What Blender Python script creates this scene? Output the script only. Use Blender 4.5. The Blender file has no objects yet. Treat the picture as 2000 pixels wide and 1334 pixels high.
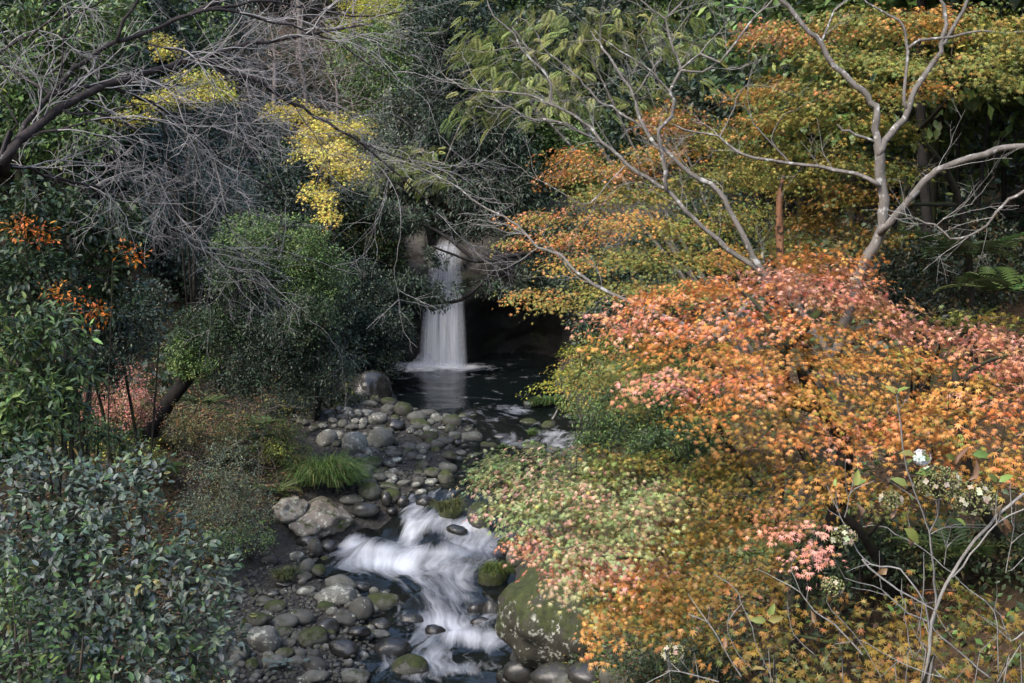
import bpy, math
import numpy as np
from mathutils import Vector, Matrix

# ------------------------------------------------------------------ camera, sky, sun, exposure
scn = bpy.context.scene
COL = scn.collection
CAM = np.array([0.0, 0.0, 7.0]); FPX = 2200.0; PITCH = math.atan((667 - 400) / FPX)
cam_d = bpy.data.cameras.new('camera'); cam = bpy.data.objects.new('camera', cam_d); COL.objects.link(cam)
cam.location = CAM; cam.rotation_euler = (math.pi / 2 - PITCH, 0, 0)
cam_d.lens = FPX / 2000 * 36; cam_d.sensor_width = 36; cam_d.clip_end = 2000; cam_d.clip_start = 0.05
scn.camera = cam
SUN = np.array([-0.52, -0.55, 0.78]); SUN /= np.linalg.norm(SUN)
world = bpy.data.worlds.new('World'); scn.world = world; world.use_nodes = True
wn = world.node_tree.nodes; wl = world.node_tree.links
sky = wn.new('ShaderNodeTexSky'); sky.sky_type = 'NISHITA'; sky.sun_disc = False
sky.sun_elevation = math.asin(SUN[2]); sky.sun_rotation = math.atan2(SUN[0], SUN[1])
sky.air_density = 1.0; sky.dust_density = 2.5; sky.ozone_density = 1.0
bg = wn['Background']; bg.inputs[1].default_value = 0.15
wl.new(sky.outputs[0], bg.inputs[0])
sun_d = bpy.data.lights.new('sun', 'SUN'); sun = bpy.data.objects.new('sun', sun_d); COL.objects.link(sun)
sun_d.energy = 1.1; sun_d.angle = math.radians(12); sun_d.color = (1.0, 0.93, 0.83)
sun.rotation_euler = Vector(-SUN).to_track_quat('-Z', 'Y').to_euler(); sun.location = (0, 0, 60)
scn.view_settings.view_transform = 'Standard'; scn.view_settings.look = 'None'
scn.view_settings.gamma = 1; scn.view_settings.use_curve_mapping = False
scn.view_settings.exposure = 1.82
scn.cycles.max_bounces = 7; scn.cycles.diffuse_bounces = 4; scn.cycles.glossy_bounces = 3
scn.cycles.transmission_bounces = 4; scn.cycles.transparent_max_bounces = 12
scn.cycles.use_denoising = True
scn.cycles.sample_clamp_indirect = 4

FWD = np.array([0, math.cos(PITCH), -math.sin(PITCH)]); UPV = np.array([0, math.sin(PITCH), math.cos(PITCH)])
def P(px, py, d):
    """point at photo direction (px, py), d metres along the view axis"""
    return CAM + d * (FWD + np.array([1.0, 0, 0]) * ((px - 1000) / FPX) - UPV * ((py - 667) / FPX))
def G(px, py, z):
    v = FWD + np.array([1.0, 0, 0]) * ((px - 1000) / FPX) - UPV * ((py - 667) / FPX)
    t = (z - CAM[2]) / v[2]
    return CAM + t * v, t
def nrm(a): return a / np.maximum(np.linalg.norm(a, axis=-1, keepdims=True), 1e-9)
def project(p):
    q = np.asarray(p) - CAM; d = q @ FWD
    return 1000 + FPX * q[..., 0] / d, 667 - FPX * (q @ UPV) / d, d
def sstep(a, b, x):
    t = np.clip((x - a) / (b - a), 0, 1); return t * t * (3 - 2 * t)

# ------------------------------------------------------------------ numpy noise
def _h(ix, iy, iz, s):
    n = (ix * 374761393 + iy * 668265263 + iz * 2147483647 + s * 1274126177) & 0xffffffff
    n = ((n ^ (n >> 13)) * 1274126177) & 0xffffffff
    return ((n ^ (n >> 16)) & 0xffff) / 65535.0
def vnoise(p, s=0):
    p = np.asarray(p, float); i = np.floor(p).astype(np.int64); f = p - i; f = f * f * (3 - 2 * f); r = 0
    for dx in (0, 1):
        for dy in (0, 1):
            for dz in (0, 1):
                w = (f[..., 0] if dx else 1 - f[..., 0]) * (f[..., 1] if dy else 1 - f[..., 1]) * (f[..., 2] if dz else 1 - f[..., 2])
                r = r + w * _h(i[..., 0] + dx, i[..., 1] + dy, i[..., 2] + dz, s)
    return r * 2 - 1
def fbm(p, o=4, s=0):
    p = np.asarray(p, float); r = 0; a = 1.0
    for k in range(o): r = r + a * vnoise(p * 2 ** k, s + k); a *= 0.5
    return r

# ------------------------------------------------------------------ object helpers
def props(o, label=None, cat=None, group=None, kind=None):
    if label: o['label'] = label
    if cat: o['category'] = cat
    if group: o['group'] = group
    if kind: o['kind'] = kind
    return o
def empty(name, loc, label, cat, group=None):
    o = bpy.data.objects.new(name, None); COL.objects.link(o); o.location = loc; o.empty_display_size = 0.2
    return props(o, label, cat, group)
def np_mesh(name, V, F, col=None, smooth=False, uv=None, extra=None):
    """V (n,3); F list of index arrays (m,3)/(m,4)"""
    me = bpy.data.meshes.new(name); V = np.asarray(V, np.float32)
    F = [np.asarray(f, np.int32) for f in F if len(f)]
    me.vertices.add(len(V)); me.vertices.foreach_set('co', V.ravel())
    nl = sum(f.size for f in F); npoly = sum(len(f) for f in F)
    me.loops.add(nl); me.polygons.add(npoly)
    me.loops.foreach_set('vertex_index', np.concatenate([f.ravel() for f in F]))
    tot = np.concatenate([np.full(len(f), f.shape[1], np.int32) for f in F])
    st = np.concatenate([[0], np.cumsum(tot)[:-1]]).astype(np.int32)
    me.polygons.foreach_set('loop_start', st); me.polygons.foreach_set('loop_total', tot)
    if smooth: me.polygons.foreach_set('use_smooth', np.ones(npoly, bool))
    if col is not None:
        a = me.attributes.new('col', 'FLOAT_COLOR', 'POINT')
        c = np.ones((len(V), 4), np.float32); c[:, :3] = col; a.data.foreach_set('color', c.ravel())
    for k, v in (extra or {}).items():
        v = np.asarray(v, np.float32)
        if v.ndim == 1:
            a = me.attributes.new(k, 'FLOAT', 'POINT'); a.data.foreach_set('value', v)
        else:
            a = me.attributes.new(k, 'FLOAT_VECTOR', 'POINT'); a.data.foreach_set('vector', v.ravel())
    me.update(calc_edges=True)
    return me
def obj(name, me, mat, parent=None):
    o = bpy.data.objects.new(name, me); COL.objects.link(o)
    if mat is not None and len(me.materials) == 0: me.materials.append(mat)
    if parent is not None:
        o.parent = parent
        if parent.type == 'EMPTY': o.matrix_parent_inverse = Matrix.Translation(-parent.location)   # meshes are in world coordinates
    return o

# ------------------------------------------------------------------ materials
class NT:
    def __init__(s, name):
        s.m = bpy.data.materials.new(name); s.m.use_nodes = True; s.t = s.m.node_tree; s.t.nodes.clear()
        s.out = s.t.nodes.new('ShaderNodeOutputMaterial')
    def n(s, typ, **kw):
        nd = s.t.nodes.new('ShaderNode' + typ)
        for k, v in kw.items():
            if k.startswith('i_'):
                k = k[2:]; k = int(k) if k.isdigit() else k.replace('_', ' ')
                if isinstance(v, bpy.types.NodeSocket): s.t.links.new(v, nd.inputs[k])
                else: nd.inputs[k].default_value = v
            else: setattr(nd, k, v)
        return nd
    def link(s, a, b): s.t.links.new(a, b)
    def ramp(s, fac, stops, interp='LINEAR'):
        r = s.n('ValToRGB'); r.color_ramp.interpolation = interp; e = r.color_ramp.elements
        while len(e) < len(stops): e.new(0.5)
        for k, (p, c) in enumerate(stops):
            e[k].position = p; e[k].color = (c, c, c, 1) if isinstance(c, (int, float)) else (*c, 1)
        s.link(fac, r.inputs[0]); return r.outputs[0]
    def mix(s, fac, a, b, blend='MIX'):
        m = s.n('Mix', data_type='RGBA', blend_type=blend)
        for sk, v in ((m.inputs[0], fac), (m.inputs[6], a), (m.inputs[7], b)):
            if isinstance(v, bpy.types.NodeSocket): s.link(v, sk)
            else: sk.default_value = v if isinstance(v, (int, float)) else (*v, 1)
        return m.outputs[2]
    def noise(s, vec, scale, detail=4, rough=0.6):
        nd = s.n('TexNoise'); s.link(vec, nd.inputs['Vector']); nd.inputs['Scale'].default_value = scale
        nd.inputs['Detail'].default_value = detail; nd.inputs['Roughness'].default_value = rough; return nd.outputs[0]
    def math(s, op, a, b=0.0, clamp=False):
        m = s.n('Math', operation=op, use_clamp=clamp)
        for k, v in enumerate((a, b)):
            if isinstance(v, bpy.types.NodeSocket): s.link(v, m.inputs[k])
            else: m.inputs[k].default_value = v
        return m.outputs[0]
    def bump(s, h, strength=0.4, dist=0.02):
        b = s.n('Bump'); b.inputs['Strength'].default_value = strength; b.inputs['Distance'].default_value = dist
        s.link(h, b.inputs['Height']); return b.outputs[0]
    def pri(s, base, rough=0.6, normal=None, spec=0.5):
        p = s.n('BsdfPrincipled')
        for k, v in (('Base Color', base), ('Roughness', rough), ('Specular IOR Level', spec)):
            if isinstance(v, bpy.types.NodeSocket): s.link(v, p.inputs[k])
            else: p.inputs[k].default_value = v if isinstance(v, (int, float)) else (*v, 1)
        if normal is not None: s.link(normal, p.inputs['Normal'])
        return p.outputs[0]
    def done(s, sh): s.link(sh, s.out.inputs[0]); return s.m

def leaf_mat(name, rough=0.45, trans=0.3, spec=0.5):
    t = NT(name); a = t.n('Attribute', attribute_name='col')
    c = a.outputs['Color']
    p = t.pri(c, rough, None, spec)
    tr = t.n('BsdfTranslucent'); t.link(c, tr.inputs[0])
    m = t.n('MixShader'); m.inputs[0].default_value = trans
    t.link(p, m.inputs[1]); t.link(tr.outputs[0], m.inputs[2])
    return t.done(m.outputs[0])
def bark_mat(name, c1, c2, lichen=None, ls=9, lo=0.55, moss=None, scale=14):
    t = NT(name); g = t.n('NewGeometry'); pos = g.outputs['Position']
    mp = t.n('Mapping'); t.link(pos, mp.inputs[0]); mp.inputs['Scale'].default_value = (1, 1, 0.35)
    n1 = t.noise(mp.outputs[0], scale, 6, 0.65)
    c = t.ramp(n1, [(0.3, c1), (0.7, c2)])
    if lichen:
        n2 = t.noise(pos, ls, 3, 0.6); c = t.mix(t.ramp(n2, [(lo, 0.0), (lo + 0.06, 1.0)]), c, lichen)
    if moss:
        n3 = t.noise(pos, 3.5, 4); sep = t.n('SeparateXYZ'); t.link(g.outputs['Normal'], sep.inputs[0])
        k = t.math('ADD', t.math('MULTIPLY', sep.outputs[2], 0.25), n3)
        c = t.mix(t.ramp(k, [(0.5, 0.0), (0.62, 1.0)]), c, moss)
    n4 = t.noise(mp.outputs[0], scale * 4, 4)
    return t.done(t.pri(c, 0.85, t.bump(t.math('ADD', n1, t.math('MULTIPLY', n4, 0.5)), 0.6, 0.015), 0.25))
def rock_mat(name, ca, cb, moss=0.0, lichen=0.0, rough=0.75, spec=0.4):
    t = NT(name); tc = t.n('TexCoord'); g = t.n('NewGeometry'); oi = t.n('ObjectInfo'); pos = g.outputs['Position']
    n1 = t.noise(pos, 5, 8, 0.7); n2 = t.noise(pos, 45, 4, 0.7); n0 = t.noise(pos, 1.3, 2)
    c = t.ramp(n1, [(0.28, ca), (0.75, cb)])
    c = t.mix(t.math('MULTIPLY', n2, 0.55), c, (0.02, 0.02, 0.018))
    hs = t.n('HueSaturation'); t.link(c, hs.inputs['Color'])
    t.link(t.math('ADD', t.math('MULTIPLY', oi.outputs['Random'], 0.75), 0.62), hs.inputs['Value'])
    t.link(t.math('ADD', t.math('MULTIPLY', oi.outputs['Random'], 0.05), 0.475), hs.inputs['Hue']); c = hs.outputs[0]
    sep = t.n('SeparateXYZ'); t.link(g.outputs['Normal'], sep.inputs[0])
    if lichen:
        nl = t.noise(pos, 8.5, 6, 0.7); nl2 = t.noise(pos, 30, 3, 0.6)
        k = t.math('ADD', nl, t.math('MULTIPLY', nl2, 0.16))
        c = t.mix(t.ramp(k, [(0.78 - lichen, 0.0), (0.81 - lichen, 1.0)]), c, (0.34, 0.35, 0.30))
    h = t.math('ADD', n1, t.math('MULTIPLY', n2, 0.35))
    if moss:
        nm = t.noise(pos, 4.5, 6, 0.7); nf = t.noise(pos, 70, 3)
        k = t.math('ADD', nm, t.math('MULTIPLY', sep.outputs[2], 0.22))
        k = t.math('ADD', k, t.math('MULTIPLY', nf, 0.12))
        fac = t.ramp(k, [(0.86 - moss, 0.0), (0.97 - moss, 1.0)])
        mc = t.ramp(t.noise(pos, 12, 4), [(0.3, (0.016, 0.022, 0.005)), (0.7, (0.052, 0.064, 0.014))])
        c = t.mix(fac, c, mc)
        h = t.math('ADD', h, t.math('MULTIPLY', fac, t.math('MULTIPLY', nf, 0.9)))
        if rough < 0.5: rough = t.math('ADD', t.math('MULTIPLY', fac, 0.5), rough)
    return t.done(t.pri(c, rough, t.bump(h, 0.55, 0.03), spec))

M = {}
M['maple'] = leaf_mat('maple_leaf', 0.5, 0.34, 0.35)
M['gloss'] = leaf_mat('evergreen_leaf', 0.46, 0.16, 0.40)
M['soft'] = leaf_mat('soft_leaf', 0.5, 0.28, 0.4)
M['bark_grey'] = bark_mat('grey_bark', (0.075, 0.068, 0.06), (0.18, 0.165, 0.15), (0.33, 0.33, 0.315), 11, 0.58)
M['bark_cherry'] = bark_mat('cherry_bark', (0.010, 0.008, 0.008), (0.045, 0.037, 0.036), (0.13, 0.13, 0.125), 16, 0.66)
M['twig_pale'] = bark_mat('pale_twig', (0.12, 0.11, 0.10), (0.27, 0.26, 0.24))
M['twig_far'] = bark_mat('far_twig', (0.11, 0.09, 0.08), (0.22, 0.19, 0.17))
M['twig_cherry'] = bark_mat('cherry_twig', (0.11, 0.10, 0.098), (0.30, 0.29, 0.285))
M['twig_brown'] = bark_mat('brown_twig', (0.035, 0.026, 0.020), (0.10, 0.08, 0.065))
M['bark_dark'] = bark_mat('dark_bark', (0.010, 0.009, 0.008), (0.045, 0.038, 0.030), None, 9, 0.5, (0.035, 0.045, 0.012))
M['bark_black'] = bark_mat('shaded_bark', (0.006, 0.005, 0.005), (0.022, 0.019, 0.017))  # near-black copy of dark_bark, shade of the wood put into the colour
M['bark_dead'] = bark_mat('dead_wood', (0.05, 0.022, 0.012), (0.24, 0.12, 0.06), (0.02, 0.012, 0.008), 14, 0.55)
M['rock_dry'] = rock_mat('dry_rock', (0.060, 0.060, 0.052), (0.17, 0.168, 0.146), 0.07, 0.07)
M['rock_pale'] = rock_mat('pale_rock', (0.085, 0.082, 0.072), (0.23, 0.225, 0.20), 0.03, 0.15)
M['rock_moss'] = rock_mat('mossy_rock', (0.05, 0.05, 0.04), (0.14, 0.136, 0.11), 0.235, 0.05)
M['rock_wet'] = rock_mat('wet_rock', (0.014, 0.013, 0.012), (0.055, 0.052, 0.046), 0.05, 0.0, 0.18, 0.6)
M['boulder'] = rock_mat('boulder_rock', (0.022, 0.02, 0.014), (0.085, 0.078, 0.058), 0.30, 0.14)
M['slab'] = rock_mat('slab_rock', (0.15, 0.125, 0.10), (0.34, 0.30, 0.25), 0.10, 0.14)
M['tussock'] = rock_mat('tussock_rock', (0.03, 0.03, 0.022), (0.10, 0.10, 0.07), 0.42, 0.0)

def ground_mat():
    t = NT('forest_floor'); g = t.n('NewGeometry'); pos = g.outputs['Position']
    n1 = t.noise(pos, 0.8, 5); n2 = t.noise(pos, 14, 6, 0.7); n3 = t.noise(pos, 55, 4, 0.7)
    c = t.ramp(n2, [(0.3, (0.035, 0.025, 0.016)), (0.5, (0.09, 0.060, 0.038)), (0.72, (0.20, 0.13, 0.08))])
    c = t.mix(t.ramp(n1, [(0.5, 0.0), (0.62, 0.8)]), c, (0.035, 0.042, 0.012))
    c = t.mix(t.math('MULTIPLY', n3, 0.5), c, (0.02, 0.016, 0.012))
    at = t.n('Attribute', attribute_name='bed')
    bc = t.ramp(n2, [(0.3, (0.016, 0.015, 0.013)), (0.7, (0.085, 0.08, 0.072))])
    c = t.mix(at.outputs['Fac'], c, bc)
    return t.done(t.pri(c, 0.9, t.bump(t.math('ADD', n2, t.math('MULTIPLY', n3, 0.5)), 0.9, 0.06), 0.2))
M['ground'] = ground_mat()
def cliff_mat():
    t = NT('cliff_rock'); g = t.n('NewGeometry'); pos = g.outputs['Position']
    mp = t.n('Mapping'); t.link(pos, mp.inputs[0]); mp.inputs['Scale'].default_value = (1, 1, 2.2); mp.inputs['Rotation'].default_value = (0.15, 0.25, 0)
    n1 = t.noise(mp.outputs[0], 1.1, 8, 0.7); n2 = t.noise(pos, 9, 6, 0.7); n3 = t.noise(pos, 0.7, 3)
    c = t.ramp(n1, [(0.3, (0.022, 0.02, 0.018)), (0.6, (0.07, 0.064, 0.058)), (0.8, (0.17, 0.15, 0.14))])
    sep = t.n('SeparateXYZ'); t.link(pos, sep.inputs[0])
    wet = t.ramp(t.math('ADD', t.math('MULTIPLY', sep.outputs[2], 0.16), t.math('MULTIPLY', n3, 0.25)), [(0.62, 1.0), (0.98, 0.0)])  # low cliff near-black: wetness plus the hollow's shade put into the colour
    c = t.mix(wet, c, t.mix(0.85, c, (0.006, 0.006, 0.006)))
    c = t.mix(t.ramp(n3, [(0.55, 0.0), (0.7, 0.7)]), c, (0.03, 0.036, 0.012))
    return t.done(t.pri(c, 0.7, t.bump(t.math('ADD', n1, t.math('MULTIPLY', n2, 0.4)), 0.9, 0.15), 0.3))
M['cliff'] = cliff_mat()
def water_mat():
    t = NT('stream_water'); fl = t.n('Attribute', attribute_name='flow'); fo = t.n('Attribute', attribute_name='foam')
    dp = t.n('Attribute', attribute_name='deep'); g = t.n('NewGeometry')
    wn_ = t.n('TexNoise'); t.link(fl.outputs['Vector'], wn_.inputs['Vector']); wn_.inputs['Scale'].default_value = 0.9; wn_.inputs['Detail'].default_value = 2
    wv = t.n('VectorMath', operation='MULTIPLY_ADD'); t.link(wn_.outputs['Color'], wv.inputs[0]); wv.inputs[1].default_value = (0.9, 0.5, 0); t.link(fl.outputs['Vector'], wv.inputs[2]); FV = wv.outputs[0]
    st = t.n('Mapping'); t.link(FV, st.inputs[0]); st.inputs['Scale'].default_value = (4.6, 0.7, 1)
    n1 = t.noise(st.outputs[0], 1.0, 5, 0.6)
    st2 = t.n('Mapping'); t.link(FV, st2.inputs[0]); st2.inputs['Scale'].default_value = (13.0, 1.5, 1)
    n2 = t.noise(st2.outputs[0], 1.0, 3, 0.6)
    st3 = t.n('Mapping'); t.link(fl.outputs['Vector'], st3.inputs[0]); st3.inputs['Scale'].default_value = (2.2, 1.4, 1)
    n3 = t.noise(st3.outputs[0], 1.0, 4, 0.55)
    k = t.math('ADD', t.math('MULTIPLY', n1, 0.74), t.math('MULTIPLY', n2, 0.26))
    k = t.math('ADD', t.math('MULTIPLY', k, 0.62), t.math('MULTIPLY', n3, 0.38))
    k = t.math('ADD', t.math('MULTIPLY', t.math('SUBTRACT', k, 0.5), 2.3), t.math('SUBTRACT', t.math('MULTIPLY', fo.outputs['Fac'], 0.50), 0.17))
    fac = t.ramp(k, [(0.0, 0.0), (0.28, 0.26), (0.85, 0.85)])
    rip = t.noise(g.outputs['Position'], 7.0, 3, 0.5)
    h = t.math('ADD', t.math('MULTIPLY', n1, 0.5), t.math('ADD', t.math('MULTIPLY', rip, 0.5), t.math('MULTIPLY', fac, 0.4)))
    bmp = t.bump(h, 0.35, 0.05)
    tr = t.n('BsdfTransparent'); t.link(t.mix(dp.outputs['Fac'], (0.50, 0.44, 0.34), (0.010, 0.020, 0.020)), tr.inputs[0])
    gl = t.n('BsdfGlossy'); gl.inputs['Roughness'].default_value = 0.12; t.link(bmp, gl.inputs['Normal'])
    df = t.n('BsdfDiffuse'); df.inputs[0].default_value = (0.016, 0.026, 0.027, 1)
    m0 = t.n('MixShader'); m0.inputs[0].default_value = 0.25; t.link(tr.outputs[0], m0.inputs[1]); t.link(df.outputs[0], m0.inputs[2])
    fr = t.n('Fresnel'); fr.inputs['IOR'].default_value = 1.36; t.link(bmp, fr.inputs['Normal'])
    m1 = t.n('MixShader'); t.link(fr.outputs[0], m1.inputs[0]); t.link(m0.outputs[0], m1.inputs[1]); t.link(gl.outputs[0], m1.inputs[2])
    foam = t.pri((0.72, 0.74, 0.78), 0.6, bmp, 0.3)
    m2 = t.n('MixShader'); t.link(fac, m2.inputs[0]); t.link(m1.outputs[0], m2.inputs[1]); t.link(foam, m2.inputs[2])
    return t.done(m2.outputs[0])
M['water'] = water_mat()
def fall_mat():
    t = NT('falling_water'); fl = t.n('Attribute', attribute_name='flow'); fo = t.n('Attribute', attribute_name='foam')
    st = t.n('Mapping'); t.link(fl.outputs['Vector'], st.inputs[0]); st.inputs['Scale'].default_value = (14.0, 0.22, 3)
    n1 = t.noise(st.outputs[0], 1.0, 4, 0.6)
    st2 = t.n('Mapping'); t.link(fl.outputs['Vector'], st2.inputs[0]); st2.inputs['Scale'].default_value = (4.0, 0.5, 3)
    n2 = t.noise(st2.outputs[0], 1.0, 3, 0.6)
    k = t.math('ADD', t.math('MULTIPLY', n1, 0.7), t.math('MULTIPLY', n2, 0.5))
    k = t.math('MULTIPLY', t.ramp(k, [(0.30, 0.22), (0.80, 0.92)]), fo.outputs['Fac'], True)
    tr = t.n('BsdfTransparent')
    df = t.n('BsdfDiffuse'); df.inputs[0].default_value = (0.60, 0.64, 0.72, 1)  # duller, bluish white: shade on the fall put into the colour
    tl = t.n('BsdfTranslucent'); tl.inputs[0].default_value = (0.78, 0.81, 0.87, 1)
    m0 = t.n('MixShader'); m0.inputs[0].default_value = 0.35; t.link(df.outputs[0], m0.inputs[1]); t.link(tl.outputs[0], m0.inputs[2])
    m = t.n('MixShader'); t.link(k, m.inputs[0]); t.link(tr.outputs[0], m.inputs[1]); t.link(m0.outputs[0], m.inputs[2])
    return t.done(m.outputs[0])
M['fall'] = fall_mat()

# ------------------------------------------------------------------ terrain
YS = np.array([-60, 0, 10, 16.0, 17.6, 19.2, 20.3, 21.8, 23.2, 24.5, 27, 29, 31.5, 36, 40, 41.5, 43.5, 60, 200])
XL = np.array([-3, -2.4, -2.2, -2.5, -2.5, -2.5, -4.0, -3.6, -2.2, -1.7, -1.3, -1.0, -3.0, -4.2, -4.3, -4.2, -3.0, -3.0, -3.0])
XR = np.array([0, -0.2, -0.2, 0.1, 0.0, 0.0, 0.0, 0.1, 0.3, 1.0, 1.6, 2.0, 1.9, 1.4, 1.8, 1.8, 1.8, -1.6, -1.6])
WY = np.array([-60, 0, 16.0, 19.1, 20.0, 21.7, 23.3, 23.7, 27, 29.5, 31.2, 45, 200])
WZ = np.array([-1.5, -0.6, -0.22, -0.10, 0.22, 0.28, 0.86, 0.93, 1.02, 1.17, 1.27, 1.27, 1.27])
def chan(y): return np.interp(y, YS, XL), np.interp(y, YS, XR)
def Wlev(y): return np.interp(y, WY, WZ)
def ground(x, y):
    x = np.asarray(x, float); y = np.asarray(y, float)
    xl, xr = chan(y); w = Wlev(y)
    sl = xl - x; sr = x - xr
    near = 1 - sstep(11, 16, y)                       # steep embankments close to the bridge
    bar = np.interp(y, [0, 14, 17, 19, 20.5, 22, 24, 28, 31, 33, 40], [0.0, 0.3, 2.0, 2.2, 0.6, 0.4, 2.2, 4.0, 2.8, 0.3, 0.0])
    sL = np.maximum(sl, 0)
    hl = 0.10 + 0.06 * np.minimum(sL, bar) + np.clip(sL - bar, 0, 4.5) * (0.36 + 0.75 * near) + np.maximum(sL - bar - 4.5, 0) * 0.80
    sR = np.maximum(sr, 0)
    hr = 0.10 + np.clip(sR, 0, 4.0) * (0.85 + 0.30 * near) + np.maximum(sR - 4, 0) * 0.50
    deep = np.where((y > 32) & (y < 44.5), 1.0, 0.30)
    bed = -deep * sstep(0, 0.8, np.minimum(-sl, -sr))
    h = np.where(sl > 0, hl, np.where(sr > 0, hr, bed))
    back = sstep(44.8, 46.2, y) * 4.15 + np.maximum(y - 46.2, 0) * 0.42
    z = w + np.where(y > 44.8, np.maximum(h, 0.1) * (1 - 0.35 * sstep(43, 50, y)) + back, h)
    amp = 0.05 + 0.10 * sstep(0.5, 4, np.maximum(sl, sr))
    z = z + amp * fbm(np.stack([x * 0.9, y * 0.9, 0 * x], -1), 3, 5)
    return z
def axis(parts):
    out = []
    for a, b, s in parts: out.append(np.arange(a, b, s))
    return np.concatenate(out)
gx = axis([(-160, -60, 10), (-60, -14, 1.2), (-14, 12, 0.25), (12, 60, 1.2), (60, 161, 10)])
gy = axis([(-80, -10, 6), (-10, 6, 0.8), (6, 46, 0.25), (46, 80, 1.0), (80, 240, 8)])
X, Y = np.meshgrid(gx, gy); Z = ground(X, Y)
def grid_faces(nx, ny):
    i = np.arange(nx * ny).reshape(ny, nx)
    return np.stack([i[:-1, :-1], i[:-1, 1:], i[1:, 1:], i[1:, :-1]], -1).reshape(-1, 4)
xlv, xrv = chan(Y)
bedm = 1 - sstep(0.6, 1.6, np.maximum(xlv - X - np.interp(Y, [14, 17, 19, 20.5, 22, 24, 28, 31, 33], [0, 1.8, 2.0, .8, .5, 2.0, 3.8, 2.8, .3]), X - xrv)); bedm[(Y > 43)] = 0
gme = np_mesh('ground', np.stack([X, Y, Z], -1).reshape(-1, 3), [grid_faces(len(gx), len(gy))], smooth=True, extra={'bed': bedm.ravel()})
props(obj('ground', gme, M['ground']), kind='structure')

# ------------------------------------------------------------------ stream and pool water (one continuous surface)
def foam_at(px, py):
    """long-exposure white water where it falls and churns: (px, py, rx, ry, amount)"""
    B = [(735, 1050, 60, 40, .55), (820, 1030, 75, 40, .75), (880, 1040, 60, 35, .5), (770, 1080, 90, 16, .6), (690, 1070, 35, 40, .95), (905, 1045, 55, 35, .75),
         (720, 1100, 70, 16, .9), (790, 1105, 60, 22, 1.15), (950, 1070, 55, 20, .8), (900, 1105, 90, 30, .42), (860, 1140, 60, 30, .62), (870, 1185, 45, 35, .8),
         (860, 1215, 45, 18, .95), (830, 1245, 45, 20, .7), (900, 1235, 60, 20, .95), (945, 1255, 45, 22, 1.0), (840, 1285, 45, 20, .75), (890, 1310, 70, 18, .7), (800, 1315, 60, 20, .5), (940, 1200, 40, 30, .5),
         (930, 1020, 22, 25, .8), (800, 985, 40, 18, .45), (860, 960, 60, 16, .3), (650, 1255, 16, 10, .7), (735, 1300, 50, 25, .35),
         (985, 805, 55, 12, .42), (930, 828, 45, 10, .38), (1070, 850, 60, 14, .6), (1095, 870, 45, 16, .9), (985, 862, 40, 8, .6), (930, 790, 40, 6, .3), (1020, 800, 40, 8, .35), (1060, 820, 40, 10, .3),
         (742, 1034, 46, 22, -.95), (864, 1046, 44, 18, -.8), (745, 1072, 50, 9, .5), (865, 1078, 46, 8, .45), (800, 1040, 14, 40, .5), (700, 1036, 20, 12, -.2), (860, 716, 80, 9, 1.25), (800, 714, 35, 8, .7), (930, 718, 35, 6, .55), (850, 735, 140, 12, .18), (900, 770, 160, 20, .10)]
    f = 0
    for bx, by, rx, ry, a in B: f = f + a * np.exp(-(((px - bx) / rx) ** 2 + ((py - by) / ry) ** 2))
    return f
wy = axis([(-12, 14, 0.5), (14, 25, 0.05), (25, 44.81, 0.10)]); wu = np.linspace(0, 1, 84)
WYg, WU = np.meshgrid(wy, wu, indexing='ij')
wl_, wr_ = chan(WYg); wl_ = wl_ - 0.7; wr_ = wr_ + 0.6
WXg = wl_ + (wr_ - wl_) * WU
WZg = Wlev(WYg) + 0.0
def dome(px, py, z, rx, ry, a):
    c, t = G(px, py, z); return a * np.exp(-(((WXg - c[0]) / rx) ** 2 + ((WYg - c[1]) / ry) ** 2))
WZg = WZg + dome(742, 1042, 0.7, 0.50, 0.38, .38) + dome(862, 1050, 0.6, 0.46, 0.32, .30) + dome(830, 990, 0.9, 0.35, 0.3, .10) - dome(800, 1100, .3, .6, .25, .10) + dome(900, 1100, .3, .5, .3, .09) + dome(860, 1155, .2, .4, .3, .10) - dome(870, 1215, -.1, .5, .2, .10) + dome(900, 1240, -.1, .4, .25, .12)
casc = sstep(19, 19.4, WYg) * (1 - sstep(20.1, 20.5, WYg)) + sstep(21.5, 21.9, WYg) * (1 - sstep(23.3, 23.8, WYg))
WZg = WZg + (0.03 + 0.06 * casc) * fbm(np.stack([WXg * 2.2, WYg * 1.2, 0 * WXg], -1), 3, 11) * (WYg < 31.5) + 0.012 * fbm(np.stack([WXg * 1.5, WYg * 1.5, 0 * WXg], -1), 3, 12)
Wp = np.stack([WXg, WYg, WZg], -1)
wpx, wpy, _ = project(Wp)
fm = foam_at(wpx, wpy) * (WYg > 14)
sep_flow = np.stack([(WU - 0.5) * 3.6, WYg, 0 * WU], -1)
deep = sstep(31.8, 34.0, WYg)
wme = np_mesh('stream_water', Wp.reshape(-1, 3), [grid_faces(len(wu), len(wy))], smooth=True, extra={'foam': fm.ravel(), 'flow': sep_flow.reshape(-1, 3), 'deep': deep.ravel()})
props(obj('stream_water', wme, M['water']), kind='structure')

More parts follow.
